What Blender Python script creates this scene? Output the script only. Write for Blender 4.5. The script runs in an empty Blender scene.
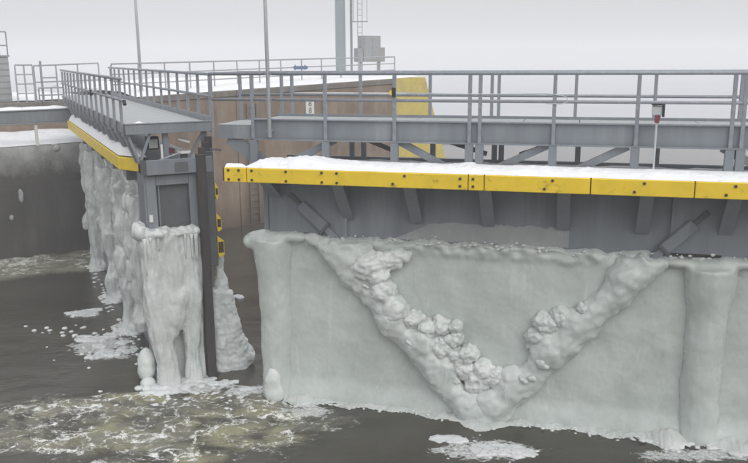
import bpy, bmesh, math, random
from mathutils import Vector, Matrix, noise
random.seed(7)
R = math.radians
PI = math.pi
scene = bpy.context.scene
col = scene.collection

# ------------------------------------------------------------------ camera, sky, sun, exposure
EYE = 8.0
PITCH = math.atan((231.5 - 57.5) / 790.0)
ROLL = R(0.4)
fw = Vector((0, math.cos(PITCH), -math.sin(PITCH)))
up0 = Vector((0, math.sin(PITCH), math.cos(PITCH)))
rt0 = Vector((1, 0, 0))
rt = rt0 * math.cos(ROLL) - up0 * math.sin(ROLL)
up = rt0 * math.sin(ROLL) + up0 * math.cos(ROLL)
cam_d = bpy.data.cameras.new('camera')
cam_d.sensor_width = 36.0
cam_d.lens = 790.0 / 748.0 * 36.0
cam_d.clip_start = 0.1
cam_d.clip_end = 6000
cam = bpy.data.objects.new('camera', cam_d)
col.objects.link(cam)
cam.matrix_world = Matrix(((rt.x, up.x, -fw.x, 0), (rt.y, up.y, -fw.y, 0), (rt.z, up.z, -fw.z, EYE), (0, 0, 0, 1)))
scene.camera = cam

SUN_EL, SUN_AZ = R(38), R(150)     # behind the camera, to the right
world = bpy.data.worlds.new('World')
scene.world = world
world.use_nodes = True
wt = world.node_tree
for n in list(wt.nodes): wt.nodes.remove(n)
wo = wt.nodes.new('ShaderNodeOutputWorld')
bg = wt.nodes.new('ShaderNodeBackground')
bg.inputs['Strength'].default_value = 0.1
sky = wt.nodes.new('ShaderNodeTexSky')
sky.sky_type = 'NISHITA'
sky.sun_disc = False
sky.sun_elevation = SUN_EL
sky.sun_rotation = SUN_AZ
sky.air_density = 1.0
sky.dust_density = 4.0
bw = wt.nodes.new('ShaderNodeHueSaturation')
bw.inputs['Saturation'].default_value = 0.12
wt.links.new(sky.outputs[0], bw.inputs['Color'])
# overcast: brightness grows evenly from the horizon to the zenith
tc = wt.nodes.new('ShaderNodeTexCoord')
sx = wt.nodes.new('ShaderNodeSeparateXYZ')
wt.links.new(tc.outputs['Generated'], sx.inputs[0])
cr = wt.nodes.new('ShaderNodeValToRGB')
cr.color_ramp.elements[0].position = 0.0
SKY_H = 6.9
SKY_Z = 13.5
cr.color_ramp.elements[0].color = (0.96 * .1, 0.965 * .1, .1 * .985, 1)
cr.color_ramp.elements[1].position = 1.0
k = SKY_Z / SKY_H
cr.color_ramp.elements[1].color = (.1 * k * .97, .1 * k * .98, .1 * k, 1)
wt.links.new(sx.outputs['Z'], cr.inputs[0])
sc_ = wt.nodes.new('ShaderNodeVectorMath'); sc_.operation = 'SCALE'
sc_.inputs['Scale'].default_value = SKY_H * 10
wt.links.new(cr.outputs[0], sc_.inputs[0])
mx = wt.nodes.new('ShaderNodeMixRGB')
mx.inputs[0].default_value = 0.93
wt.links.new(bw.outputs[0], mx.inputs[1])
wt.links.new(sc_.outputs[0], mx.inputs[2])
wt.links.new(mx.outputs[0], bg.inputs['Color'])
wt.links.new(bg.outputs[0], wo.inputs[0])

sun_d = bpy.data.lights.new('sun', 'SUN')
sun_d.energy = 1.25
sun_d.angle = R(45)
sun_d.color = (1, .97, .93)
sun = bpy.data.objects.new('sun', sun_d)
col.objects.link(sun)
sdir = Vector((math.sin(SUN_AZ) * math.cos(SUN_EL), math.cos(SUN_AZ) * math.cos(SUN_EL), math.sin(SUN_EL)))
sun.rotation_euler = sdir.to_track_quat('Z', 'Y').to_euler()

scene.view_settings.view_transform = 'Standard'
scene.view_settings.look = 'None'
scene.view_settings.exposure = 0.0
scene.view_settings.gamma = 1.0

# ------------------------------------------------------------------ materials
def mat(name, base, rough=.6, var=.12, nscale=6.0, bump=.0, bscale=40.0, spot=None, spot_amt=0.0, spot_scale=3.0,
        metallic=0.0, streak=False, coat=None):
    """painted / mineral surface: base colour with two-scale variation, optional second colour in patches, bump"""
    m = bpy.data.materials.new(name); m.use_nodes = True
    nt = m.node_tree; L = nt.links.new
    b = nt.nodes['Principled BSDF']
    b.inputs['Roughness'].default_value = rough
    b.inputs['Metallic'].default_value = metallic
    co = nt.nodes.new('ShaderNodeTexCoord')
    mp = nt.nodes.new('ShaderNodeMapping'); L(co.outputs['Object'], mp.inputs[0])
    if streak: mp.inputs['Scale'].default_value = (1, 1, .12)
    n1 = nt.nodes.new('ShaderNodeTexNoise'); n1.inputs['Scale'].default_value = nscale; n1.inputs['Detail'].default_value = 8
    n1.inputs['Roughness'].default_value = .65
    L(mp.outputs[0], n1.inputs['Vector'])
    mr = nt.nodes.new('ShaderNodeMapRange')
    mr.inputs[1].default_value = .3; mr.inputs[2].default_value = .7
    mr.inputs[3].default_value = 1 - var; mr.inputs[4].default_value = 1 + var
    L(n1.outputs[0], mr.inputs[0])
    vm = nt.nodes.new('ShaderNodeVectorMath'); vm.operation = 'SCALE'
    vm.inputs[0].default_value = base
    L(mr.outputs[0], vm.inputs['Scale'])
    out = vm.outputs[0]
    if spot:
        n2 = nt.nodes.new('ShaderNodeTexNoise'); n2.inputs['Scale'].default_value = spot_scale; n2.inputs['Detail'].default_value = 10
        n2.inputs['Roughness'].default_value = .7
        L(mp.outputs[0], n2.inputs['Vector'])
        r2 = nt.nodes.new('ShaderNodeMapRange'); r2.inputs[1].default_value = .62 - spot_amt * .3; r2.inputs[2].default_value = .75 - spot_amt * .2
        L(n2.outputs[0], r2.inputs[0])
        mm = nt.nodes.new('ShaderNodeMixRGB'); mm.inputs[2].default_value = (*spot, 1)
        L(r2.outputs[0], mm.inputs[0]); L(out, mm.inputs[1]); out = mm.outputs[0]
    L(out, b.inputs['Base Color'])
    if bump:
        n3 = nt.nodes.new('ShaderNodeTexNoise'); n3.inputs['Scale'].default_value = bscale; n3.inputs['Detail'].default_value = 6
        L(co.outputs['Object'], n3.inputs['Vector'])
        bp = nt.nodes.new('ShaderNodeBump'); bp.inputs['Strength'].default_value = bump; bp.inputs['Distance'].default_value = .02
        L(n3.outputs[0], bp.inputs['Height']); L(bp.outputs[0], b.inputs['Normal'])
    return m

M = {}
M['steel'] = mat('steel_paint', (.20, .222, .246), .45, .16, 2.2, .10, 30, (.275, .295, .31), .3, 1.6, 0, True)
M['steel_dark'] = mat('steel_dark', (.10, .105, .11), .6, .15, 4, .1, 30)
M['rail'] = mat('galvanised_rail', (.27, .29, .325), .45, .12, 8, .05, 60, (.40, .42, .43), .25, 9.0, .25)
M['railfar'] = mat('painted_rail', (.33, .34, .36), .5, .10, 8)
M['yellow'] = mat('yellow_paint', (.86, .61, .03), .42, .08, 3, .06, 25, (.40, .27, .03), .12, 4.0)
M['yellow_old'] = mat('faded_yellow_paint', (.62, .50, .13), .7, .12, 1.5, .05, 10, (.48, .36, .16), .3, 1.2)
M['bolt'] = mat('rusty_bolt', (.05, .035, .02), .7, .2, 20)
M['rust'] = mat('wet_rusty_seal', (.045, .04, .042), .45, .25, 5, .15, 20, (.085, .06, .05), .3, 3.0, 0, True)
M['white'] = mat('white_paint', (.72, .72, .70), .5, .06, 10)
M['pole'] = mat('pole_paint', (.50, .53, .54), .5, .06, 10)
M['mast'] = mat('mast_paint', (.34, .40, .42), .5, .08, 2, 0, 40, (.28, .33, .34), .2, 1.0, 0, True)
M['cab'] = mat('cabinet_paint', (.33, .335, .34), .6, .06, 5)
M['blue'] = mat('blue_sign_paint', (.10, .16, .30), .5, .06, 10)
M['red'] = mat('dull_red_paint', (.22, .045, .06), .5, .1, 20)
M['black'] = mat('black_rubber', (.02, .02, .022), .6, .1, 20)
M['ink'] = mat('sign_ink', (.16, .17, .14), .6, .1, 20)
M['orange'] = mat('orange_paint', (.6, .25, .06), .5, .1, 20)
M['deckm'] = mat('deck_grating', (.38, .40, .41), .6, .18, 14, .3, 80, (.42, .43, .43), .3, 5.0)

def concrete(name, base, dark, light, wet=None):
    m = bpy.data.materials.new(name); m.use_nodes = True
    nt = m.node_tree; L = nt.links.new; b = nt.nodes['Principled BSDF']
    b.inputs['Roughness'].default_value = .8 if not wet else .45
    co = nt.nodes.new('ShaderNodeTexCoord')
    def nz(scale, det, sc=(1, 1, 1), rough=.6):
        mp = nt.nodes.new('ShaderNodeMapping'); mp.inputs['Scale'].default_value = sc
        L(co.outputs['Object'], mp.inputs[0])
        n = nt.nodes.new('ShaderNodeTexNoise'); n.inputs['Scale'].default_value = scale; n.inputs['Detail'].default_value = det
        n.inputs['Roughness'].default_value = rough
        L(mp.outputs[0], n.inputs['Vector']); return n.outputs[0]
    def ramp(s, a, bb):
        r = nt.nodes.new('ShaderNodeMapRange'); r.inputs[1].default_value = a; r.inputs[2].default_value = bb
        L(s, r.inputs[0]); return r.outputs[0]
    def mix(f, c1, c2):
        x = nt.nodes.new('ShaderNodeMixRGB'); L(f, x.inputs[0])
        if isinstance(c1, tuple): x.inputs[1].default_value = (*c1, 1)
        else: L(c1, x.inputs[1])
        x.inputs[2].default_value = (*c2, 1); return x.outputs[0]
    c = mix(ramp(nz(.5, 8), .35, .7), base, dark)
    c = mix(ramp(nz(1.2, 10, (1, 1, .25), .7), .5, .75), c, light)
    c = mix(ramp(nz(1.5, 6, (1, 1, .06), .6), .56, .72), c, dark)
    c = mix(ramp(nz(3.0, 8, (1, 1, 1.6), .8), .6, .72), c, tuple(x * .7 for x in dark))
    if not wet:
        sp = nt.nodes.new('ShaderNodeSeparateXYZ'); L(co.outputs['Object'], sp.inputs[0])
        ad = nt.nodes.new('ShaderNodeMath'); ad.operation = 'MULTIPLY_ADD'; L(nz(1.0, 8, (1, 1, .4), .7), ad.inputs[0]); ad.inputs[1].default_value = -1.6; L(sp.outputs['Z'], ad.inputs[2])
        c = mix(ramp(ad.outputs[0], .9, -.9), c, tuple(x * .62 for x in dark))
        c = mix(ramp(nz(1.4, 8, (.35, .35, 7), .75), .60, .70), c, light)
        c = mix(ramp(nz(6, 6, (1, 1, 1), .8), .64, .72), c, tuple(x * .6 for x in dark))
    L(c, b.inputs['Base Color'])
    bp = nt.nodes.new('ShaderNodeBump'); bp.inputs['Strength'].default_value = .35; bp.inputs['Distance'].default_value = .03
    L(nz(14, 8), bp.inputs['Height']); L(bp.outputs[0], b.inputs['Normal'])
    return m
M['concrete'] = concrete('weathered_concrete', (.275, .205, .150), (.165, .12, .09), (.37, .30, .235))
M['wetcon'] = concrete('wet_concrete', (.075, .07, .066), (.05, .047, .045), (.105, .10, .095), True)
M['coping'] = concrete('coping_concrete', (.20, .18, .155), (.14, .125, .11), (.30, .28, .26))

def icemat(name, c1, c2, c3, rough=.35, sss=.12, streak=True, trans=0.0):
    m = bpy.data.materials.new(name); m.use_nodes = True
    nt = m.node_tree; L = nt.links.new; b = nt.nodes['Principled BSDF']
    co = nt.nodes.new('ShaderNodeTexCoord')
    def nz(scale, det, sc=(1, 1, 1), rough=.6, dist=0):
        mp = nt.nodes.new('ShaderNodeMapping'); mp.inputs['Scale'].default_value = sc
        L(co.outputs['Object'], mp.inputs[0])
        n = nt.nodes.new('ShaderNodeTexNoise'); n.inputs['Scale'].default_value = scale; n.inputs['Detail'].default_value = det
        n.inputs['Roughness'].default_value = rough; n.inputs['Distortion'].default_value = dist
        L(mp.outputs[0], n.inputs['Vector']); return n.outputs[0]
    def ramp(s, a, bb, lo=0, hi=1):
        r = nt.nodes.new('ShaderNodeMapRange'); r.inputs[1].default_value = a; r.inputs[2].default_value = bb
        r.inputs[3].default_value = lo; r.inputs[4].default_value = hi
        L(s, r.inputs[0]); return r.outputs[0]
    def mix(f, c1, c2):
        x = nt.nodes.new('ShaderNodeMixRGB'); L(f, x.inputs[0])
        if isinstance(c1, tuple): x.inputs[1].default_value = (*c1, 1)
        else: L(c1, x.inputs[1])
        x.inputs[2].default_value = (*c2, 1); return x.outputs[0]
    c = mix(ramp(nz(1.1, 8, (1, 1, .6), .6, .6), .35, .68), c1, c2)
    c = mix(ramp(nz(9, 8, (1, 1, .5), .75), .58, .78, 0, .8), c, c3)
    c = mix(ramp(nz(2.2, 9, (1, 1, .5), .7, .8), .56, .76, 0, .6), c, tuple(v * k for v, k in zip(c2, (.80, .84, .80))))
    c = mix(ramp(nz(42, 3, (1, 1, .8), .6), .68, .76, 0, .55), c, (.86, .88, .88))
    if streak:
        c = mix(ramp(nz(3.5, 7, (1, 1, .14), .7, .3), .58, .74, 0, .75), c, c3)
    L(c, b.inputs['Base Color'])
    L(ramp(nz(7, 5), .3, .7, rough - .14, rough + .22), b.inputs['Roughness'])
    b.inputs['Subsurface Weight'].default_value = sss
    b.inputs['Subsurface Radius'].default_value = (.8, 1.0, .95)
    b.inputs['Subsurface Scale'].default_value = .10
    b.inputs['IOR'].default_value = 1.31
    b.inputs['Transmission Weight'].default_value = trans
    b.inputs['Coat Weight'].default_value = .9; b.inputs['Coat Roughness'].default_value = .07; b.inputs['Coat IOR'].default_value = 1.4
    bp = nt.nodes.new('ShaderNodeBump'); bp.inputs['Strength'].default_value = .30; bp.inputs['Distance'].default_value = .03
    L(nz(9, 10, (1, 1, .45), .75, .8), bp.inputs['Height']); L(bp.outputs[0], b.inputs['Normal'])
    b2 = nt.nodes.new('ShaderNodeBump'); b2.inputs['Strength'].default_value = .55; b2.inputs['Distance'].default_value = .02
    L(nz(24, 6, (1, 1, .4), .65, .5), b2.inputs['Height']); L(bp.outputs[0], b2.inputs['Normal']); L(b2.outputs[0], b.inputs['Coat Normal'])
    # thin pale cracks and scratches
    vo = nt.nodes.new('ShaderNodeTexVoronoi'); vo.feature = 'DISTANCE_TO_EDGE'; vo.inputs['Scale'].default_value = 1.3
    nn = nt.nodes.new('ShaderNodeTexNoise'); nn.inputs['Scale'].default_value = 2.5; nn.inputs['Detail'].default_value = 6; L(co.outputs['Object'], nn.inputs['Vector'])
    va = nt.nodes.new('ShaderNodeVectorMath'); va.operation = 'MULTIPLY_ADD'; L(nn.outputs['Color'], va.inputs[0]); va.inputs[1].default_value = (.5, .5, .5); L(co.outputs['Object'], va.inputs[2])
    L(va.outputs[0], vo.inputs['Vector'])
    ck = nt.nodes.new('ShaderNodeMath'); ck.operation = 'MULTIPLY'
    L(ramp(vo.outputs['Distance'], 0, .008, .38, 0), ck.inputs[0]); L(ramp(nz(.9, 5), .54, .66), ck.inputs[1])
    L(mix(ck.outputs[0], c, (.84, .86, .86)), b.inputs['Base Color'])
    return m
M['ice'] = icemat('frozen_spray_ice', (.575, .62, .60), (.49, .535, .51), (.70, .74, .73), .26, .26)
M['limb'] = icemat('clear_brace_ice', (.60, .64, .625), (.50, .545, .525), (.82, .85, .84), .26, .26, trans=0.0)
M['icew'] = icemat('white_lump_ice', (.73, .765, .75), (.62, .66, .645), (.88, .90, .895), .3, .26, trans=.04)
M['icel'] = icemat('old_rime_ice', (.60, .64, .625), (.74, .765, .76), (.47, .49, .47), .26, .26, trans=.10)
M['skirt'] = icemat('bright_skirt_ice', (.80, .82, .815), (.68, .72, .71), (.90, .91, .91), .3, .26, trans=0.0)
M['floe'] = icemat('floe_ice', (.72, .74, .75), (.56, .58, .58), (.86, .88, .90), .4, .05, False)
M['frost'] = icemat('thin_frost', (.36, .375, .375), (.29, .305, .315), (.52, .54, .54), .5, 0, False)
M['river_ice'] = mat('river_ice', (.50, .51, .54), .8, .06, .05, .2, 2)
M['snow'] = mat('snow', (.83, .84, .86), .8, .05, 3, .5, 16, (.62, .63, .65), .22, 3.5)

# ------------------------------------------------------------------ mesh helpers
class MB:
    def __init__(s): s.v = []; s.f = []
    def add(s, vs, fs):
        k = len(s.v); s.v += [tuple(v) for v in vs]; s.f += [tuple(k + i for i in f) for f in fs]; return s
    def box(s, x0, x1, y0, y1, z0, z1):
        return s.add([(x0, y0, z0), (x1, y0, z0), (x1, y1, z0), (x0, y1, z0), (x0, y0, z1), (x1, y0, z1), (x1, y1, z1), (x0, y1, z1)],
                     [(0, 3, 2, 1), (4, 5, 6, 7), (0, 1, 5, 4), (1, 2, 6, 5), (2, 3, 7, 6), (3, 0, 4, 7)])
    def bar(s, a, b, w, h, upv=(0, 0, 1)):
        a, b = Vector(a), Vector(b); d = (b - a).normalized(); u = Vector(upv)
        if abs(d.dot(u)) > .98: u = Vector((0, 1, 0))
        x = d.cross(u).normalized() * w / 2; y = x.cross(d).normalized() * h / 2
        vs = [p + q for p in (a, b) for q in (-x - y, x - y, x + y, -x + y)]
        return s.add(vs, [(0, 1, 2, 3), (7, 6, 5, 4), (0, 4, 5, 1), (1, 5, 6, 2), (2, 6, 7, 3), (3, 7, 4, 0)])
    def tube(s, a, b, r, n=8, r2=None):
        a, b = Vector(a), Vector(b); d = (b - a).normalized()
        u = Vector((0, 0, 1)) if abs(d.z) < .9 else Vector((1, 0, 0))
        x = d.cross(u).normalized(); y = d.cross(x); r2 = r if r2 is None else r2
        vs = [p + (x * math.cos(2 * PI * i / n) + y * math.sin(2 * PI * i / n)) * rr for p, rr in ((a, r), (b, r2)) for i in range(n)]
        return s.add(vs, [(i, (i + 1) % n, n + (i + 1) % n, n + i) for i in range(n)] + [tuple(range(n))[::-1], tuple(range(n, 2 * n))])
    def path(s, pts, r, n=8):
        pts = [Vector(p) for p in pts]; k = len(s.v); m_ = len(pts)
        for i, p in enumerate(pts):
            d = (pts[min(i + 1, m_ - 1)] - pts[max(i - 1, 0)]).normalized()
            u = Vector((0, 0, 1)) if abs(d.z) < .9 else Vector((1, 0, 0))
            x = d.cross(u).normalized(); y = d.cross(x)
            rr = r[i] if isinstance(r, (list, tuple)) else r
            s.v += [tuple(p + (x * math.cos(2 * PI * j / n) + y * math.sin(2 * PI * j / n)) * rr) for j in range(n)]
        for i in range(m_ - 1):
            s.f += [(k + i * n + j, k + i * n + (j + 1) % n, k + (i + 1) * n + (j + 1) % n, k + (i + 1) * n + j) for j in range(n)]
        s.f += [tuple(k + j for j in range(n))[::-1], tuple(k + (m_ - 1) * n + j for j in range(n))]
        return s
    def prism(s, poly, y0, y1, plane='xz'):
        n = len(poly)
        f = {'xz': lambda p, q: (p[0], q, p[1]), 'yz': lambda p, q: (q, p[0], p[1]), 'xy': lambda p, q: (p[0], p[1], q)}[plane]
        vs = [f(p, y0) for p in poly] + [f(p, y1) for p in poly]
        return s.add(vs, [tuple(range(n)), tuple(range(n, 2 * n))[::-1]] + [(i, n + i, n + (i + 1) % n, (i + 1) % n) for i in range(n)])
    def build(s, name, m, parent=None, bevel=0.0, smooth=False, kind=None):
        me = bpy.data.meshes.new(name); me.from_pydata(s.v, [], s.f); me.update()
        bm = bmesh.new(); bm.from_mesh(me); bmesh.ops.recalc_face_normals(bm, faces=bm.faces)
        if bevel:
            bmesh.ops.bevel(bm, geom=list(bm.edges), offset=bevel, segments=1, affect='EDGES', clamp_overlap=True)
        bm.to_mesh(me); bm.free()
        if smooth: me.shade_smooth()
        me.materials.append(M[m] if isinstance(m, str) else m)
        return link(name, me, parent, kind)
def link(name, me, parent=None, kind=None):
    o = bpy.data.objects.new(name, me); col.objects.link(o)
    if parent is not None: o.parent = parent
    if kind: o['kind'] = kind
    return o
def inst(name, src, parent, loc=(0, 0, 0), rot=(0, 0, 0), sc=(1, 1, 1)):
    o = link(name, src.data, parent); o.location = loc; o.rotation_euler = rot; o.scale = sc; return o
def thing(name, label, cat, loc=(0, 0, 0), rz=0.0, group=None):
    o = bpy.data.objects.new(name, None); col.objects.link(o); o.empty_display_size = .2
    o.location = loc; o.rotation_euler = (0, 0, rz); return tag(o, label, cat, group)
def tag(o, label, cat, group=None, kind=None):
    o['label'] = label; o['category'] = cat
    if group: o['group'] = group
    if kind: o['kind'] = kind
    return o
def fr(x, y, z, o=3): return noise.fractal(Vector((x, y, z)), .9, 2.1, o)

def blob(name, m, tubes=(), balls=(), voxel=.045, smooth=4, amp=.03, freq=2.5, amp2=.012, freq2=9, parent=None, zmin=None, seed=0, zs=1.0):
    """one closed icy mass: tubes (points, radii) and balls fused by a voxel remesh, then roughened"""
    bm = bmesh.new()
    for pts, rad in tubes:
        mb = MB().path(pts, rad, 14)
        me = bpy.data.meshes.new('tmp'); me.from_pydata(mb.v, [], mb.f); bm.from_mesh(me); bpy.data.meshes.remove(me)
    for c, r in balls:
        rr = r if isinstance(r, (tuple, list)) else (r, r, r)
        bmesh.ops.create_icosphere(bm, subdivisions=3, radius=1, matrix=Matrix.Translation(c) @ Matrix.Diagonal((*rr, 1)))
    bmesh.ops.recalc_face_normals(bm, faces=bm.faces)
    me = bpy.data.meshes.new('tmp'); bm.to_mesh(me); bm.free()
    t = bpy.data.objects.new('tmp', me); col.objects.link(t)
    a = t.modifiers.new('r', 'REMESH'); a.mode = 'VOXEL'; a.voxel_size = voxel
    if smooth:
        b = t.modifiers.new('s', 'SMOOTH'); b.iterations = smooth; b.factor = .5
    dg = bpy.context.evaluated_depsgraph_get(); dg.update()
    out = bpy.data.meshes.new_from_object(t.evaluated_get(dg))
    bpy.data.objects.remove(t); bpy.data.meshes.remove(me)
    nr = [v.normal.copy() for v in out.vertices]
    for v, n in zip(out.vertices, nr):
        p = v.co
        d = amp * fr(p.x * freq + seed, p.y * freq, p.z * freq * zs) + amp2 * fr(p.x * freq2 + 7 + seed, p.y * freq2, p.z * freq2 * zs)
        v.co = p + n * d
    out.name = name; out.shade_smooth(); out.materials.clear(); out.materials.append(M[m])
    return link(name, out, parent)

def heightfield(name, m, fn, nx, ny, parent=None, kind=None):
    """fn(u,v) -> point, u,v in 0..1"""
    vs = [fn(i / nx, j / ny) for j in range(ny + 1) for i in range(nx + 1)]
    fs = [(j * (nx + 1) + i, j * (nx + 1) + i + 1, (j + 1) * (nx + 1) + i + 1, (j + 1) * (nx + 1) + i) for j in range(ny) for i in range(nx)]
    me = bpy.data.meshes.new(name); me.from_pydata(vs, [], fs); me.update(); me.shade_smooth(); me.materials.append(M[m])
    return link(name, me, parent, kind)

def smoothstep(a, b, x):
    t = max(0, min(1, (x - a) / (b - a))); return t * t * (3 - 2 * t)

# ------------------------------------------------------------------ water
FOAM = [(-6.0, 16.3, 5.2, 2.3, .75), (-3.4, 16.6, 3.4, 2.3, .75), (-2.6, 17.5, 1.6, .7, .9), (-5.0, 15.9, 2.4, 1.5, 1.0), (-7.0, 16.9, 1.8, 1.3, .9), (-3.2, 17.1, 1.5, 1.1, .95), (-5.8, 17.6, 1.8, .7, .8),
        (-8.6, 16.6, 1.5, 1.0, .8), (-2.3, 16.3, 1.2, .9, .7), (-4.5, 14.6, 2.2, 1.0, .8), (-8.0, 15.0, 1.6, .9, .6)]
FAN = [(-14.2, 30.4, 2.3, 2.4, .95), (-11.9, 31.2, 1.8, 2.2, .9), (-16.3, 29.2, 2.3, 2.2, .95)]
def foam_at(x, y):
    f = 0
    for cx, cy, rx, ry, s in FOAM:
        q = math.hypot((x - cx) / rx, (y - cy) / ry); f = max(f, s * (1 - smoothstep(.35, 1.1, q)))
    return f
def fan_at(x, y):
    f = 0
    for cx, cy, rx, ry, s in FAN:
        q = math.hypot((x - cx) / rx, (y - cy) / ry); f = max(f, s * (1 - smoothstep(.5, 1.1, q)))
    return f
SLUSH = [(-7.9, 21.4, 1.1, 1.1), (-7.2, 20.7, .8, .6), (-4.4, 18.4, 1.5, .5), (-3.2, 18.2, .9, .4), (2.3, 15.1, 1.5, .6), (6.5, 14.8, 1.6, .4), (9.2, 14.2, 1.5, .6), (-1.6, 17.0, .9, .4)]
def slush_at(x, y):
    f = 0
    for cx, cy, rx, ry in SLUSH:
        q = math.hypot((x - cx) / rx, (y - cy) / ry); f = max(f, 1 - smoothstep(.2, 1.15, q))
    return f
def water():
    def axis(lo, hi, st, far):
        a = [lo + i * st for i in range(int((hi - lo) / st) + 1)]
        l, d = [], st
        while lo - (sum(l) if l else 0) > -far: d *= 1.5; l.append(d)
        left = []; x = lo
        for d in l: x -= d; left.append(x)
        right = []; x = a[-1]; d = st
        while x < far: d *= 1.5; x += d; right.append(x)
        return left[::-1] + a + right
    xs = axis(-17, 9, .1, 520); ys = axis(12.5, 38, .1, 520)
    vs = []; at1 = []; at2 = []; at3 = []
    for y in ys:
        for x in xs:
            f = foam_at(x, y) if -12 < x < 1 and 12 < y < 20 else 0
            g = fan_at(x, y) if -19.5 < x < -9 and 26 < y < 35 else 0
            z = 0
            if -19 < x < 12 and 11 < y < 42:
                z = .012 * noise.noise((x * 1.2, y * 2.2, 0)) + .007 * noise.noise((x * 4, y * 6, 3))
                if f > 0: z += f * (.07 * fr(x * 1.1, y * 1.6, 1) + .045 * fr(x * 3.2, y * 4, 5))
                if g > 0: z += g * (.10 * (1 - abs(noise.noise((x * .8, y * 1.4, 2)))) + .05 * fr(x * 2, y * 3, 5))
            vs.append((x, y, z)); at1.append(f); at2.append(g); at3.append(slush_at(x, y) if -12 < x < 11 and 12 < y < 28 else 0)
    nx = len(xs)
    fs = [(j * nx + i, j * nx + i + 1, (j + 1) * nx + i + 1, (j + 1) * nx + i) for j in range(len(ys) - 1) for i in range(nx - 1)]
    me = bpy.data.meshes.new('water'); me.from_pydata(vs, [], fs); me.update(); me.shade_smooth()
    a = me.attributes.new('foam', 'FLOAT', 'POINT'); a.data.foreach_set('value', at1)
    a = me.attributes.new('slush', 'FLOAT', 'POINT'); a.data.foreach_set('value', at3)
    a = me.attributes.new('fan', 'FLOAT', 'POINT'); a.data.foreach_set('value', at2)
    m = bpy.data.materials.new('river_water'); m.use_nodes = True
    nt = m.node_tree; L = nt.links.new; b = nt.nodes['Principled BSDF']
    co = nt.nodes.new('ShaderNodeTexCoord')
    def nz(scale, det, sc=(1, 1, 1), rough=.6, dist=0):
        mp = nt.nodes.new('ShaderNodeMapping'); mp.inputs['Scale'].default_value = sc
        L(co.outputs['Object'], mp.inputs[0])
        n = nt.nodes.new('ShaderNodeTexNoise'); n.inputs['Scale'].default_value = scale; n.inputs['Detail'].default_value = det
        n.inputs['Roughness'].default_value = rough; n.inputs['Distortion'].default_value = dist
        L(mp.outputs[0], n.inputs['Vector']); return n.outputs[0]
    def rng(s, a_, b_, lo=0, hi=1):
        r = nt.nodes.new('ShaderNodeMapRange'); r.interpolation_type = 'SMOOTHSTEP'
        r.inputs[1].default_value = a_; r.inputs[2].default_value = b_; r.inputs[3].default_value = lo; r.inputs[4].default_value = hi
        L(s, r.inputs[0]); return r.outputs[0]
    def mth(op, a_, b_=None):
        n = nt.nodes.new('ShaderNodeMath'); n.operation = op; n.use_clamp = False
        for i, v in enumerate((a_, b_)):
            if v is None: continue
            if isinstance(v, (int, float)): n.inputs[i].default_value = v
            else: L(v, n.inputs[i])
        return n.outputs[0]
    def mix(f, c1, c2):
        x = nt.nodes.new('ShaderNodeMixRGB'); L(f, x.inputs[0])
        for i, c in ((1, c1), (2, c2)):
            if isinstance(c, tuple): x.inputs[i].default_value = (*c, 1)
            else: L(c, x.inputs[i])
        return x.outputs[0]
    A1 = nt.nodes.new('ShaderNodeAttribute'); A1.attribute_name = 'foam'
    A2 = nt.nodes.new('ShaderNodeAttribute'); A2.attribute_name = 'fan'
    foam, fan = A1.outputs['Fac'], A2.outputs['Fac']
    A3 = nt.nodes.new('ShaderNodeAttribute'); A3.attribute_name = 'slush'; slush = A3.outputs['Fac']
    def erode(a, amt):
        n_ = nz(.75, 9, (1, 1.7, 1), .68, 1.0)
        m_ = nt.nodes.new('ShaderNodeMath'); m_.operation = 'MULTIPLY_ADD'
        m2 = nt.nodes.new('ShaderNodeMath'); m2.operation = 'SUBTRACT'; L(n_, m2.inputs[0]); m2.inputs[1].default_value = .5
        L(m2.outputs[0], m_.inputs[0]); m_.inputs[1].default_value = amt; L(a, m_.inputs[2])
        # only where the attribute is above zero
        g_ = nt.nodes.new('ShaderNodeMath'); g_.operation = 'MULTIPLY'; g_.use_clamp = True
        L(m_.outputs[0], g_.inputs[0]); L(rng(a, 0, .15), g_.inputs[1]); return g_.outputs[0]
    foam0 = foam
    foam, fan = erode(foam, 2.0), erode(fan, 1.2)
    # foam network: edges of distorted cells at three scales, broken up by patches
    def cells(scale, dist, w):
        nn = nt.nodes.new('ShaderNodeTexNoise'); nn.inputs['Scale'].default_value = scale * .8; nn.inputs['Detail'].default_value = 9; nn.inputs['Roughness'].default_value = .68
        L(co.outputs['Object'], nn.inputs['Vector'])
        v1 = nt.nodes.new('ShaderNodeVectorMath'); v1.operation = 'MULTIPLY_ADD'
        L(nn.outputs['Color'], v1.inputs[0]); v1.inputs[1].default_value = (dist, dist, 0); L(co.outputs['Object'], v1.inputs[2])
        v2 = nt.nodes.new('ShaderNodeVectorMath'); v2.operation = 'MULTIPLY'; v2.inputs[1].default_value = (1, 1.35, 0); L(v1.outputs[0], v2.inputs[0])
        vo = nt.nodes.new('ShaderNodeTexVoronoi'); vo.feature = 'DISTANCE_TO_EDGE'; vo.inputs['Scale'].default_value = scale
        L(v2.outputs[0], vo.inputs['Vector'])
        return rng(vo.outputs['Distance'], 0, w, 1, 0)
    c1, c2, c3 = cells(.75, 3.0, .055), cells(1.6, 1.4, .085), cells(4.2, .7, .18)
    patch = rng(nz(.7, 8, (1, 1.6, 1), .7, 1.2), .44, .66)
    patch2 = rng(nz(1.5, 8, (1, 1.5, 1), .72, 1.0), .43, .68)
    lace = mth('MULTIPLY', mth('ADD', mth('MULTIPLY', c3, .6), mth('MULTIPLY', c2, .5)), patch2)
    veins = mth('MAXIMUM', mth('MULTIPLY', c1, rng(patch2, 0, 1, .12, 1)), mth('MULTIPLY', c2, patch))
    spots = rng(nz(20, 4, (1, 1, 1), .7), .60, .72)
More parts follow.
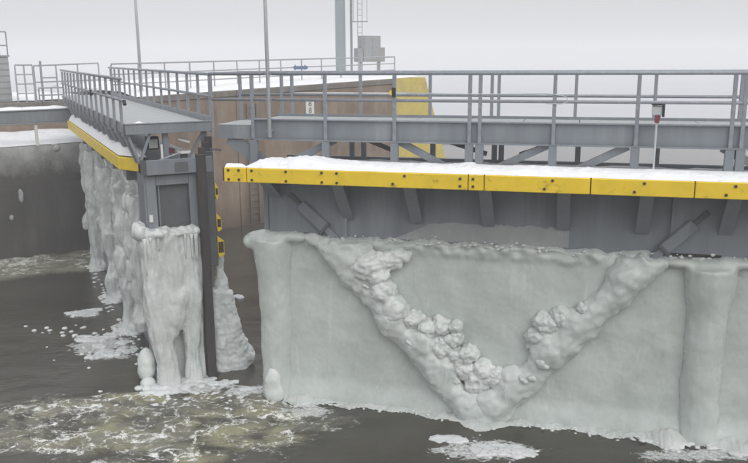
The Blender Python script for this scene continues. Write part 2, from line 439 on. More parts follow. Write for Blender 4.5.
    fm = mth('MULTIPLY', foam, mth('ADD', mth('ADD', mth('MULTIPLY', veins, .85), mth('MULTIPLY', lace, .75)), mth('MULTIPLY', spots, mth('MULTIPLY', patch2, .35))))
    fm = rng(fm, .03, .66)
    fan_m = rng(mth('MULTIPLY', fan, mth('ADD', mth('ADD', mth('MULTIPLY', veins, .6), mth('MULTIPLY', lace, .5)), mth('MULTIPLY', patch, .4))), .08, .7)
    basec = mix(rng(nz(.25, 6, (1, 2, 1)), .35, .7), (.050, .047, .037), (.074, .069, .056))
    turb = rng(mth('MULTIPLY', foam, rng(nz(.8, 6, (1, 1.4, 1), .6, .6), .25, .58)), .25, .95, 0, .85)
    basec = mix(turb, basec, (.21, .205, .165))
    basec = mix(mth('MULTIPLY', turb, rng(nz(.45, 6, (1, 1.4, 1), .6, .6), .44, .6)), basec, (.30, .29, .165))
    basec = mix(rng(fan, .0, .6, 0, .9), basec, (.24, .235, .18))
    c = mix(fm, basec, (.78, .79, .77))
    c = mix(mth('MULTIPLY', fan_m, .9), c, (.70, .71, .67))
    sl = mth('MULTIPLY', rng(mth('ADD', slush, mth('MULTIPLY', mth('SUBTRACT', nz(3.2, 9, (1, 1.4, 1), .75, .8), .5), 3.2)), .45, .75), rng(slush, 0, .1))
    sl = mth('MULTIPLY', sl, rng(nz(14, 5, (1, 1, 1), .7), .35, .65, .45, 1))
    c = mix(sl, c, (.66, .68, .68))
    L(c, b.inputs['Base Color'])
    L(rng(mth('MAXIMUM', fm, fan_m), 0, .6, .10, .65), b.inputs['Roughness'])
    b.inputs['IOR'].default_value = 1.33
    bp = nt.nodes.new('ShaderNodeBump'); bp.inputs['Strength'].default_value = .35; bp.inputs['Distance'].default_value = .05
    L(mth('ADD', mth('MULTIPLY', nz(5, 5, (1, 1.8, 1)), .6), mth('MULTIPLY', mth('MULTIPLY', nz(10, 6), foam), 1.2)), bp.inputs['Height'])
    L(bp.outputs[0], b.inputs['Normal'])
    me.materials.append(m)
    return link('water', me, None, 'structure')
water()

# ------------------------------------------------------------------ haze
def haze():
    hm = bpy.data.materials.new('haze'); hm.use_nodes = True
    nt = hm.node_tree
    for n in list(nt.nodes): nt.nodes.remove(n)
    o_ = nt.nodes.new('ShaderNodeOutputMaterial'); pv = nt.nodes.new('ShaderNodeVolumePrincipled')
    pv.inputs['Color'].default_value = (.955, .955, .975, 1); pv.inputs['Density'].default_value = HAZE
    nt.links.new(pv.outputs[0], o_.inputs['Volume'])
    b = MB().box(-850, 850, -850, 850, -4, 20); h = b.build('haze', hm, None, 0, False, 'stuff')
    return tag(h, 'pale winter haze filling the air over the lock and river', 'haze', None, 'stuff')
HAZE = 0.0034
scene.cycles.volume_bounces = 3
haze()

# ------------------------------------------------------------------ lock wall (frame: x along wall, y into the land)
WALL_A = Vector((-15.18, 31.06, 0)); WALL_RZ = math.atan2(.61, .79)
def wtop(s): return 6.15 + .034 * s
wall = thing('lock_wall', 'long brown weathered concrete lock wall behind the two gate leaves', 'lock wall', WALL_A, WALL_RZ)
# upper wall right of the recess, built as a long block with a slightly rising top
def wallblock(s0, s1, y0, y1, z0, z1a, z1b):
    return MB().add([(s0, y0, z0), (s1, y0, z0), (s1, y1, z0), (s0, y1, z0), (s0, y0, z1a), (s1, y0, z1b), (s1, y1, z1b), (s0, y1, z1a)],
                    [(0, 3, 2, 1), (4, 5, 6, 7), (0, 1, 5, 4), (1, 2, 6, 5), (2, 3, 7, 6), (3, 0, 4, 7)])
for i, (a, b_) in enumerate([(6.3, 11.0), (11.0, 15.9), (15.9, 20.7)]):
    wallblock(a + .012, b_ - .012, .0, 14, -2, wtop(a) - .26, wtop(b_) - .26).build('wall_monolith', 'concrete', wall, .02)
    wallblock(a + .012, b_ - .012, -.05, 14, wtop(a) - .259, wtop(a), wtop(b_)).build('coping', 'coping', wall, .015) if False else \
        MB().add([(a + .012, -.06, wtop(a) - .255), (b_ - .012, -.06, wtop(b_) - .255), (b_ - .012, 1.0, wtop(b_) - .255), (a + .012, 1.0, wtop(a) - .255),
                  (a + .012, -.06, wtop(a)), (b_ - .012, -.06, wtop(b_)), (b_ - .012, 1.0, wtop(b_)), (a + .012, 1.0, wtop(a))],
                 [(0, 3, 2, 1), (4, 5, 6, 7), (0, 1, 5, 4), (1, 2, 6, 5), (2, 3, 7, 6), (3, 0, 4, 7)]).build('coping', 'coping', wall, .015)
# low wet recess wall with ledge and back wall
MB().box(-14, 6.28, 0, 14, -2, 4.6).build('recess_wall', 'wetcon', wall, .03)
MB().box(-14, 6.28, 4.6, 14, 4.603, 5.86).build('back_wall', 'concrete', wall, .03)
MB().box(-14, 6.28, 4.5, 5.2, 5.865, 6.12).build('curb', 'coping', wall, .03)
# yellow painted end of the wall, battered nose
yn = MB().add([(20.72, -.03, -2), (25.9, -.03, -2), (22.85, -.03, 6.9), (20.72, -.03, 6.88),
               (20.72, 14, -2), (27, 6, -2), (24.2, 6, 6.9), (20.72, 14, 6.88)],
              [(0, 1, 2, 3), (1, 5, 6, 2), (5, 4, 7, 6), (4, 0, 3, 7), (3, 2, 6, 7), (0, 4, 5, 1)]).build('wall_nose', 'yellow_old', wall)
yn['label'] = 'yellow painted end of the wall'
# snow lying on the wall top and ledge
def snowtop(u, v):
    s = 6.2 + u * 17.0; y = .12 + v * 13.5
    h = .10 * min(1, v * 10) + .12 * fr(s * .5, y * .5, 0) * min(1, v * 6) + .10 * smoothstep(.03, .15, v)
    return (min(s, 22.6), y, wtop(s) + .02 + max(.0, h))
def wfield(name, fn, nx, ny, label):
    o = heightfield(name, 'snow', fn, nx, ny, None, 'stuff'); o.location = WALL_A; o.rotation_euler = (0, 0, WALL_RZ)
    return tag(o, label, 'snow', None, 'stuff')
wfield('snow_cover', snowtop, 120, 30, 'wide snow cover on top of the brown lock wall')
def snowledge(u, v):
    s = -10 + u * 15.5; y = .05 + v * 4.5
    e = min(1, v * 9)
    return (s, y + .05 * noise.noise((s, 0, 2)), 4.612 + .05 * e + .10 * e * (fr(s * .7, y * .7, 4) + .5) + .16 * smoothstep(.75, 1, v))
wfield('snow_cover', snowledge, 80, 20, 'snow lying on the low recess ledge at the far left')
def snowback(u, v):
    s = -10 + u * 16.2; y = 5.25 + v * 9
    return (s, y, 6.13 + .08 * fr(s * .5, y * .5, 7) + .1 * min(1, v * 5))
wfield('snow_cover', snowback, 60, 20, 'snow behind the guard railing at the upper left')
# rime band hanging on the wet wall
def rime(u, v):
    s = -9 + u * 14.6; z = 4.6 - v * 1.6
    return (s, -.012 - (.10 + .08 * fr(s * 1.5, z * 1.5, 1)) * (1 - v) ** 1.5, z)
def rime_mat():
    m = icemat('wall_rime', (.56, .57, .565), (.40, .41, .40), (.72, .73, .72), .5, 0)
    nt = m.node_tree; b = nt.nodes['Principled BSDF']; L = nt.links.new
    src = b.inputs['Base Color'].links[0].from_socket
    co = nt.nodes.new('ShaderNodeTexCoord'); sp = nt.nodes.new('ShaderNodeSeparateXYZ'); L(co.outputs['Object'], sp.inputs[0])
    n = nt.nodes.new('ShaderNodeTexNoise'); n.inputs['Scale'].default_value = 1.6; n.inputs['Detail'].default_value = 9; n.inputs['Roughness'].default_value = .7; L(co.outputs['Object'], n.inputs['Vector'])
    ad = nt.nodes.new('ShaderNodeMath'); ad.operation = 'MULTIPLY_ADD'; L(n.outputs[0], ad.inputs[0]); ad.inputs[1].default_value = 1.5; L(sp.outputs['Z'], ad.inputs[2])
    r = nt.nodes.new('ShaderNodeMapRange'); r.inputs[1].default_value = 4.15; r.inputs[2].default_value = 5.30; L(ad.outputs[0], r.inputs[0])
    x = nt.nodes.new('ShaderNodeMixRGB'); x.inputs[1].default_value = (.075, .07, .066, 1); L(r.outputs[0], x.inputs[0]); L(src, x.inputs[2])
    L(x.outputs[0], b.inputs['Base Color']); return m
M['rime'] = rime_mat()
o = heightfield('ice_crust', 'rime', rime, 150, 14); o.location = WALL_A; o.rotation_euler = (0, 0, WALL_RZ)
tag(o, 'pale ragged band of rime ice hanging on the dark wet recess wall', 'ice')
# frozen clots on the wet wall
def wpt(s, y, z): return WALL_A + Vector((.7915 * s - .6112 * y, .6112 * s + .7915 * y, z))
for s, z, r, lab in ((1.05, 2.6, (.13, .08, .30), 'tall small frozen clot on the dark wet wall'), (.62, 1.75, (.10, .07, .12), 'lower small frozen clot on the dark wet wall'),
                (2.55, 4.45, (.22, .16, .16), 'white ice knob at the top edge of the dark wet wall')):
    tag(blob('ice_clot', 'frost' if z < 4 else 'rime', balls=[(wpt(s, -.02, z), r)], voxel=.03, amp=.03), lab, 'ice')
# white depth board, small marks and ladder on the wall
gb = thing('depth_board', 'small white board with two black figures on the brown wall', 'sign', wpt(15.12, -.01, 0), WALL_RZ)
MB().box(-.25, .25, -.05, 0, 5.22, 5.94).build('board', 'white', gb, .01)
def text(body, size, loc, parent, m='ink', name='figure', rot=(PI / 2, 0, 0), ext=.004):
    cu = bpy.data.curves.new('t', 'FONT'); cu.body = body; cu.size = size; cu.extrude = ext; cu.align_x = 'CENTER'; cu.align_y = 'CENTER'
    t = bpy.data.objects.new('t', cu); col.objects.link(t)
    dg = bpy.context.evaluated_depsgraph_get(); dg.update()
    me = bpy.data.meshes.new_from_object(t.evaluated_get(dg)); bpy.data.objects.remove(t)
    me.materials.clear(); me.materials.append(M[m]); o = link(name, me, parent); o.location = loc; o.rotation_euler = rot; return o
text('8', .40, (0, -.056, 5.75), gb); text('8', .40, (0, -.056, 5.40), gb)
wm = thing('wall_marker', 'pair of small round white markers low on the brown wall', 'marker', wpt(15.05, -.01, 0), WALL_RZ)
for dx in (-.13, .13): MB().tube((dx, -.05, 4.03), (dx, 0, 4.03), .10, 12).build('disc', 'white', wm)
ld = thing('wall_ladder', 'rusty ladder on the brown wall beside the near gate edge', 'ladder', wpt(11.75, -.02, 0), WALL_RZ)
for dx in (-.24, .24): MB().box(dx - .04, dx + .04, -.16, -.08, .1, 5.9).build('rail', 'coping', ld)
rg = None
for i in range(19):
    z = .3 + i * .3
    if rg is None: rg = MB().tube((-.2, -.12, 0), (.2, -.12, 0), .022, 6).build('rung', 'coping', ld); rg.location.z = z
    else: inst('rung', rg, ld, (0, 0, z))

# railings on the wall
def railing(name, label, s0, s1, y, zb0, zb1, zt0, zt1, n, mids, ends=True, m='railfar', r=.035, group=None):
    t = thing(name, label, 'railing', wpt(0, 0, 0), WALL_RZ, group)
    MB().tube((s0, y, zt0), (s1, y, zt1), r).build('top_rail', m, t)
    for f in mids:
        MB().tube((s0, y, zb0 + (zt0 - zb0) * f), (s1, y, zb1 + (zt1 - zb1) * f), r * .85).build('mid_rail', m, t)
    for i in range(n):
        q = i / (n - 1); s = s0 + (s1 - s0) * q
        MB().tube((s, y, zb0 + (zb1 - zb0) * q), (s, y, zt0 + (zt1 - zt0) * q - r), r).build('post', m, t)
    return t
railing('guard_railing', 'far pale guard railing along the snowy lock wall top', 5.7, 21.9, 1.5, 6.45, 6.95, 7.80, 8.03, 14, (.33, .66))
railing('guard_railing', 'guard railing at the upper left beside the grey hut', 2.45, 3.2, 4.6, 6.1, 6.1, 7.78, 7.78, 3, (.25, .5, .75))
railing('guard_railing', 'guard railing ending behind the far end of the left leaf', 3.25, 6.2, 4.6, 6.1, 6.1, 7.74, 7.83, 4, (.55,))
t = railing('guard_railing', 'low step railing frame in front of the upper left railing', 3.3, 4.4, 4.3, 6.1, 6.1, 6.75, 6.75, 3, (.5,), m='rail')
t = thing('vertical_post', 'tall thin railing post standing up at the upper left', 'post', wpt(3.05, 4.4, 0), WALL_RZ)
MB().tube((.45, 0, 6.1), (.45, 0, 7.95), .05).build('post', 'rail', t)
MB().tube((.45, 0, 7.2), (1.1, 0, 7.2), .03).build('bracket', 'rail', t)

# grey hut with a small roof railing, upper left
hut = thing('control_hut', 'grey metal control hut at the left edge of the picture', 'hut', wpt(0, 0, 0), WALL_RZ)
MB().box(-3.2, 2.38, 5.3, 7.8, 6.1, 8.14).build('wall_body', 'cab', hut, .02)
MB().box(-3.25, 2.43, 5.25, 7.85, 8.143, 8.22).build('roof', 'rail', hut, .01)
for i in range(7): MB().box(-3.2, 2.38, 5.275, 5.295, 6.22 + i * .27, 6.24 + i * .27).build('siding_batten', 'rail', hut)
for z in (8.65, 9.25 ): MB().tube((-3.1, 5.4, z), (2.4, 5.4, z), .03).build('roof_rail', 'rail', hut)
for x in (-2.4, -1, .4, 2.05, 2.4): MB().tube((x, 5.4, 8.2), (x, 5.4, 9.25), .03).build('rail_post', 'rail', hut)

# operating strut between the wall and the left leaf
strut = thing('operating_strut', 'long grey horizontal operating strut reaching the left leaf', 'strut', wpt(0, -.35, 0), WALL_RZ)
MB().box(-12, 4.55, -.04, .3, 5.55, 6.02).build('beam', 'steel', strut, .015)
MB().box(-12, 4.56, -.10, .36, 6.023, 6.07).build('flange', 'rail', strut, .01)
MB().box(-12, 4.56, -.10, .36, 5.50, 5.547).build('flange', 'rail', strut, .01)
MB().box(1.75, 1.86, -.02, .06, 4.62, 5.49).build('bracket', 'white', strut)
def snowstrut(u, v):
    s = -11 + u * 15.3; return (s, -.43 + v * .42, 6.072 + .10 * math.sin(PI * v) ** .5 * (1 + .6 * fr(s * .8, 0, 2)) * min(1, (1 - u) * 20))
wfield('snow_cover', snowstrut, 90, 6, 'thin snow strip on the grey operating strut')

# masts and poles standing on the wall
def lamp_pole(name, label, loc, h, r, m):
    t = thing(name, label, 'pole', loc)
    MB().tube((0, 0, 0), (0, 0, h), r, 12, r * .8).build('shaft', m, t, 0, True)
    MB().box(-r * 2, r * 2, -r * 2, r * 2, -.02, .06).build('base_plate', m, t)
    MB().path([(0, 0, h), (.1, 0, h + .35), (.5, -.2, h + .6), (1.1, -.5, h + .68)], r * .55, 8).build('arm', m, t, 0, True)
    MB().box(.9, 1.5, -.85, -.45, h + .62, h + .74).build('lamp_head', m, t, .03)
    return t
lamp_pole('light_pole', 'pale lamp pole rising behind the left leaf walkway', wpt(7.1, 1.7, 6.4), 8, .075, 'pole')
mt = thing('mast', 'thick pale blue grey mast at the far end of the wall', 'mast', wpt(20.3, 4.5, 6.8))
MB().tube((0, 0, 0), (0, 0, 11), .30, 20, .27).build('shaft', 'mast', mt, 0, True)
MB().box(-.5, .5, -.5, .5, -.05, .06).build('base_plate', 'mast', mt)
am = thing('antenna_mast', 'thin dark mast with ladder cage beside the thick mast', 'mast', wpt(21.1, 4.5, 6.8))
MB().tube((-.02, 0, 0), (.0, 0, 9), .07, 8).build('shaft', 'rail', am)
for x in (.36, .62):
    MB().tube((x, .05, 0), (x + .02, .05, 9), .022, 6).build('ladder_rail', 'railfar', am)
rg = MB().tube((.36, .05, 0), (.62, .05, 0), .016, 6).build('rung', 'railfar', am); rg.location.z = .3
for i in range(1, 26): inst('rung', rg, am, (0, 0, .3 + .33 * i))
MB().tube((-.1, .05, 3.25), (.95, .05, 3.25), .03, 6).build('platform_bar', 'rail', am)
MB().tube((.9, .05, 3.2), (.92, .05, 9), .02, 6).build('cage_rail', 'railfar', am)
MB().tube((.1, .05, 3.2), (.12, .05, 9), .02, 6).build('cage_rail', 'railfar', am)
cb = thing('cabinet', 'grey electrical cabinet with two side boxes behind the far railing', 'cabinet', wpt(0, 0, 0), WALL_RZ)
MB().box(22.05, 23.35, 4.6, 5.2, 7.75, 9.28).build('body', 'cab', cb, .02)
MB().box(22.15, 22.68, 4.575, 4.6, 7.85, 9.18).build('door', 'railfar', cb, .008)
MB().box(22.72, 23.25, 4.575, 4.6, 7.85, 9.18).build('door', 'railfar', cb, .008)
MB().box(21.68, 22.04, 4.65, 5.1, 7.75, 8.55).build('side_box', 'cab', cb, .02)
MB().box(23.36, 23.72, 4.65, 5.1, 7.75, 8.6).build('side_box', 'cab', cb, .02)
for x in (22.0, 23.4): MB().box(x - .06, x + .06, 4.8, 4.95, 6.8, 7.745).build('leg', 'railfar', cb)
bs = thing('rail_sign', 'small blue sign hung on the far railing', 'sign', wpt(15.55, 1.42, 0), WALL_RZ)
MB().box(-.42, .42, -.03, 0, 7.43, 7.60).build('panel', 'blue', bs)
for x in (-.3, .3): MB().box(x - .02, x + .02, 0, .06, 7.40, 7.66).build('clip', 'rail', bs)

# ------------------------------------------------------------------ near (right) gate leaf, frame: x along leaf, y away, z up
GA = Vector((-2.04, 17.62, 0)); G_RZ = math.atan2(-.2546, .967)
g = thing('lock_gate', 'near grey lock gate leaf with yellow fender filling the right of the picture', 'lock gate', GA, G_RZ)
SK = .32
END = 13.0
MB().box(-.5, END, SK, SK + .04, -.8, 5.40).build('skin_plate', 'steel', g)
MB().box(-.62, -.5, SK - .02, 1.7, -.8, 5.45).build('end_post', 'steel', g, .01)
MB().box(-.45, 1.42, SK - .10, SK - .002, 3.9, 5.30).build('gusset_plate', 'steel', g, .006)
MB().box(8.30, 10.4, SK - .10, SK - .002, 3.9, 5.30).build('gusset_plate', 'steel', g, .006)
MB().box(-.60, END, -.62, 1.95, 5.43, 5.57).build('top_girder', 'steel', g, .01)
MB().box(-.60, END, 1.85, 1.95, 5.573, 5.66).build('far_curb', 'steel', g, .008)
MB().box(-.45, END, 1.66, 1.7, -.8, 5.42).build('rear_plate', 'steel_dark', g)
# fender segments
J = [-1.02, -.49, 4.30, 4.62, 6.67, 8.55, 10.6, END]
YF0, YF1 = -.90, -.63
bolt = None
def bolt_at(par, x, z, y, src=None):
    global bolt
    if bolt is None:
        bolt = MB().tube((0, 0, 0), (0, -.02, 0), .030, 6).build('bolt', 'bolt', par); bolt.location = (x, y, z)
    else: inst('bolt', bolt, par, (x, y, z))
bolts = {0: [(-.90, .1), (-.66, .1), (-.90, -.1), (-.66, -.1)],
         1: [(-.36, .1), (-.36, -.1), (.42, .1), (.42, -.1), (1.22, .1), (1.22, -.1), (1.55, .1), (1.55, -.1), (3.0, .09), (2.75, -.08), (4.14, .07), (4.14, -.08)],
         2: [(4.40, .07), (4.40, -.08)], 3: [(5.95, .09), (5.80, -.08)], 4: [(7.65, .09), (7.48, -.08)], 5: [(9.25, .09), (9.1, -.08)], 6: [(11, .09), (12, -.08)]}
for i in range(len(J) - 1):
    f = MB().box(J[i] + .010, J[i + 1] - .010, YF0, YF1, 5.385, 5.70).build('fender', 'yellow', g, .012)
    for (x, dz) in bolts[i]: bolt_at(f, x, 5.545 + dz, YF0 - .001)
MB().box(-1.05, -1.012, -.87, -.6, 5.40, 5.69).build('fender_cap', 'bolt', g)
MB().box(-.98, END, -.628, -.58, 5.36, 5.72).build('fender_back', 'steel_dark', g)
MB().box(-.98, -.60, -.58, 1.2, 5.43, 5.50).build('fender_bracket', 'steel', g)
# brackets: sloping flange and triangular web
w0 = fl0 = None
for x in (-.25, 1.44, 3.02, 4.60, 6.17, 7.75, 9.33, 10.9, 12.4):
    zb = 4.85 if x < 0 else 4.42
    if w0 is None or zb != 4.42:
        w = MB().add([(-.015, -.6, 5.425), (-.015, SK - .04, 5.425), (-.015, SK - .04, zb), (.015, -.6, 5.425), (.015, SK - .04, 5.425), (.015, SK - .04, zb)],
                     [(0, 1, 2), (3, 5, 4), (0, 3, 4, 1), (1, 4, 5, 2), (2, 5, 3, 0)]).build('bracket_web', 'steel', g)
        fl = MB().bar((0, -.60, 5.41), (0, SK - .05, zb), .26, .02, (0, -1, -1)).build('bracket_flange', 'steel', g, .004)
        w.location.x = x; fl.location.x = x
        if zb == 4.42: w0, fl0 = w, fl
    else:
        inst('bracket_web', w0, g, (x, 0, 0)); inst('bracket_flange', fl0, g, (x, 0, 0))
# diagonal tension rods with turnbuckles
def rod(x0, z0, x1, z1):
    y = SK - .17
    d = Vector((x1 - x0, 0, z1 - z0)); L_ = d.length; d.normalize()
    b = MB().bar((x0 + d.x * .05, y, z0 + d.z * .05), (x0 + d.x * .85, y, z0 + d.z * .85), .25, .10, (0, 1, 0)).build('turnbuckle', 'steel', g, .02)
    b.data.transform(Matrix.Identity(4))
    MB().bar((x0 - d.x * .30, y + .03, z0 - d.z * .30), (x0 + d.x * .08, y + .03, z0 + d.z * .08), .10, .07, (0, 1, 0)).build('pin', 'steel_dark', g, .01)
    MB().bar((x0 + d.x * .84, y, z0 + d.z * .84), (x0 + d.x * 2.6, y, z0 + d.z * 2.6), .14, .07, (0, 1, 0)).build('tension_rod', 'steel', g, .01)
    MB().bar((x0 + d.x * .80, y - .02, z0 + d.z * .80), (x0 + d.x * .87, y - .02, z0 + d.z * .87), .30, .13, (0, 1, 0)).build('clamp', 'steel_dark', g, .01)
rod(.30, 4.78, 1.12, 4.05)
rod(8.78, 4.72, 8.12, 4.05)
MB().box(.05, .85, SK - .12, SK - .04, 4.02, 4.08).build('slot', 'black', g)
MB().box(8.35, 9.3, SK - .12, SK - .04, 3.99, 4.05).build('slot', 'black', g)

# walkway
DZ = 6.62
ON, OF = .50, 1.90
MB().box(-.85, END, ON, ON + .03, 6.20, DZ).build('near_fascia', 'steel', g)
MB().box(-.85, END, ON - .07, ON + .06, DZ + .002, DZ + .03).build('fascia_flange', 'rail', g)
MB().box(-.85, END, ON - .07, ON + .06, 6.16, 6.198).build('fascia_flange', 'steel', g)
MB().box(-.85, END, OF - .03, OF, 6.20, DZ + .05).build('far_fascia', 'steel', g)
x = -.8; dp = None
while x < END - 1:
    if dp is None: dp = MB().box(.01, 1.19, ON + .065, OF - .035, DZ - .05, DZ - .01).build('deck_panel', 'deckm', g); dp.location.x = x
    else: inst('deck_panel', dp, g, (x, 0, 0))
    x += 1.2
# hinged end platform at the left
MB().box(-1.78, -.87, ON, ON + .03, 6.18, 6.50).build('end_fascia', 'steel', g)
MB().box(-1.80, -.87, ON + .035, OF - .02, 6.44, 6.50).build('end_platform', 'deckm', g)
MB().box(-1.80, -.87, OF - .02, OF + .01, 6.18, 6.52).build('end_fascia', 'steel', g)
MB().bar((-1.55, ON + .1, 6.2), (-.7, ON + .1, 5.62), .32, .05, (0, 1, 0)).build('knee_plate', 'steel', g)
near_p = [-.87, .88, 2.47, 4.12, 4.34, 5.88, 7.53, 9.32, 9.52, 11.2]
far_p = [-1.82, -.72, -.45, 1.29, 2.98, 4.42, 4.58, 6.29, 7.97, 9.7, 11.4]
ns = nf = ns2 = fs2 = None
for x in near_p:
    if ns is None:
        ns = MB().box(-.038, .038, ON - .075, ON - .003, 6.19, 7.62).build('near_post', 'rail', g, .006); ns.location.x = x
        ns2 = MB().box(-.085, .085, ON - .09, ON + .03, 5.575, 6.155).build('support_post', 'steel', g, .006); ns2.location.x = x
    else:
        inst('near_post', ns, g, (x, 0, 0)); inst('support_post', ns2, g, (x, 0, 0))
for x in far_p:
    if nf is None:
        nf = MB().box(-.035, .035, OF + .003, OF + .075, 6.19, 7.62).build('far_post', 'rail', g, .006); nf.location.x = x
        fs2 = MB().box(-.06, .06, OF - .12, OF - .02, 5.575, 6.195).build('support_post', 'steel', g, .006); fs2.location.x = 1.1
    else:
        inst('far_post', nf, g, (x, 0, 0))
        if x > 0: inst('support_post', fs2, g, (x + .1, 0, 0))
def rrail(name, x0, x1, y, z, r=.034, m='rail'): return MB().tube((x0, y, z), (x1, y, z), r).build(name, m, g, 0, True)
rrail('top_rail', -1.92, END, ON - .04, 7.66, .038)
rrail('mid_rail', -1.9, END, ON - .04, 7.08)
rrail('top_rail', -1.85, END, OF + .04, 7.66, .038)
rrail('mid_rail', -1.85, END, OF + .04, 7.13)
MB().tube((-1.88, ON - .04, 6.2), (-1.88, ON - .04, 7.62), .03).build('near_post', 'rail', g)
MB().tube((-1.85, ON - .04, 7.66), (-1.85, OF + .04, 7.66), .034).build('end_rail', 'rail', g)
rrail('conduit', -.5, 2.4, OF + .12, 7.16, .022, 'white')
MB().path([(2.47, ON - .1, 7.26)] + [(2.47 + i * .4, ON - .1, 7.26 - .03 * math.sin(PI * i / 9)) for i in range(1, 9)] + [(6.0, ON - .1, 7.22), (6.12, ON - .1, 7.17), (6.15, ON - .1, 7.08), (6.02, ON - .1, 7.04), (5.7, ON - .1, 7.04)], .010, 6).build('cable', 'pole', g)
# raking struts under the deck
for (xa, xb, y) in ((1.05, -.05, ON + .12), (2.55, 3.55, ON + .12), (5.80, 4.75, ON + .12), (7.4, 6.4, ON + .12), (9.2, 10.2, ON + .12)):
    MB().bar((xa, y, 6.17), (xb, y, 5.66), .16, .06, (0, 1, 0)).build('raking_strut', 'steel', g, .006)
for (xa, xb, y) in ((3.1, 4.35, OF - .08), (6.2, 5.1, OF - .08), (1.2, 2.2, OF - .08)):
    MB().bar((xa, y, 6.18), (xb, y, 5.8), .11, .06, (0, 1, 0)).build('raking_strut', 'steel_dark', g, .006)
MB().box(2.43, 2.51, ON - .125, ON - .08, 7.16, 7.36).build('cable_clamp', 'black', g)
MB().box(2.38, 2.44, ON - .12, ON - .085, 7.2, 7.3).build('cable_tag', 'yellow', g)

def gp(x, y, z):
    return GA + Vector((.967 * x + .2546 * y, -.2546 * x + .967 * y, z))
# snow on the ledge behind the fender
def gfield(name, m, fn, nx, ny, label, kind='stuff'):
    o = heightfield(name, m, fn, nx, ny, None, kind); o.location = GA; o.rotation_euler = (0, 0, G_RZ); return tag(o, label, 'snow', None, kind)
def ledge_snow(u, v):
    x = -.60 + u * (END + .5); y = -.86 + v * 1.30
    hump = .05 + .12 * max(0, fr(x * .9 + 3, 1.3, 0, 2) + .25)
    if x < 4.3: hump += .075 * max(0, math.sin((x + .55) * 1.45)) ** .8
    hump *= .85 * (1 - .45 * smoothstep(4, 6, x)) * (.55 + .7 * abs(noise.noise((x * .8, 7, 1))) + .25)
    edge = min(1, v * 4) * min(1, (1 - v) * 3.0) * min(1, u * 60)
    return (x, y + .05 * noise.noise((x * 2, 0, 5)) * (1 - v), 5.703 + .03 * min(1, v * 6) * min(1, u * 60) + hump * edge ** .7 + max(-.025, .03 * fr(x * 4, y * 4, 2) + .018 * fr(x * 11, y * 11, 4)) * edge)
gfield('snow_cover', 'snow', ledge_snow, 420, 24, 'wind packed snow ridge on the ledge behind the near yellow fender')
def end_snow(u, v):
    x = -1.0 + u * .40; y = -.86 + v * .28
    return (x, y, 5.704 + .06 * min(1, v * 4) * min(1, (1 - v) * 4) * min(1, (1 - u) * 5))
gfield('snow_cover', 'snow', end_snow, 12, 6, 'thin snow on the short left end of the near yellow fender')
def deck_snow(u, v):
    x = -.40 + u * (END + .2); y = .40 + v * 1.38
    return (x, y, 5.575 + (.05 + .05 * fr(x * 1.1, y * 2, 9)) * min(1, u * 40) * min(1, (1 - v) * 6 + .2) * min(1, v * 5 + .4))
gfield('snow_cover', 'snow', deck_snow, 160, 10, 'shaded snow under the near leaf walkway deck')
# thin pole with small lamp box on the ledge; tall pale pole on the walkway
sp = thing('signal_lamp', 'small white signal lamp with red neck on a thin white pole', 'lamp', gp(7.88, .12, 5.60), G_RZ)
MB().tube((0, 0, 0), (0, 0, 1.16), .020, 8).build('pole', 'pole', sp)
MB().tube((0, 0, 1.10), (.02, 0, 1.25), .045, 8, .055).build('neck', 'red', sp)
MB().box(-.10, .09, -.06, .08, 1.255, 1.43).build('housing', 'pole', sp, .012)
MB().box(.093, .13, -.09, .09, 1.22, 1.44).build('visor', 'black', sp)
MB().box(-.11, .13, -.09, .09, 1.443, 1.475).build('visor', 'black', sp)
MB().tube((0, 0, 0), (0, 0, .02), .06, 8).build('base_plate', 'white', sp)
tp = thing('light_pole', 'thin pale pole clamped to the near leaf walkway railing', 'pole', gp(-.42, ON - .16, 6.24), G_RZ)
MB().tube((0, 0, 0), (0, 0, 6.5), .045, 10, .036).build('shaft', 'pole', tp, 0, True)
for z in (.15, .85, 1.42): MB().box(-.06, .06, -.03, .16, z - .03, z + .03).build('clamp', 'rail', tp)
MB().path([(0, 0, 6.5), (.1, 0, 6.8), (.6, -.2, 7.0)], .03, 8).build('arm', 'pole', tp, 0, True)
MB().box(.5, .95, -.35, -.1, 6.95, 7.05).build('lamp_head', 'pole', tp, .02)

# ---- ice on the near leaf
ice = thing('ice_coat', 'thick grey green ice coat on the face of the near leaf', 'ice', GA, G_RZ)
def limb_c(z, left):   # centre line of the ice limbs
    return (1.02 + (4.5 - 1.02) * (3.85 - z) / 3.95) if left else (7.92 - (7.92 - 4.62) * (3.85 - z) / 3.95)
def panel(u, v):
    x = -.55 + u * (END + .4); zt = 4.02 + .07 * fr(x * 1.6, 0, 3) + .04 * fr(x * 6, 0, 8); z = -.25 + v * (zt + .25)
    th = .09 + .05 * fr(x * .6, z * .6, 1) + .014 * fr(x * 2, z * 2.0, 4) + .003 * fr(x * 9, z * 9, 2)
    th += .10 * smoothstep(.9, .97, v) * (.6 + .9 * noise.noise((x * 5, z * 5, 3)))       # crust along the top
    th += .12 * (1 - smoothstep(0, .6, z))
    th *= 1 - smoothstep(.985, 1, v) * .9
    return (x, SK - th, z)
heightfield('ice_panel', 'ice', panel, 440, 150, ice)
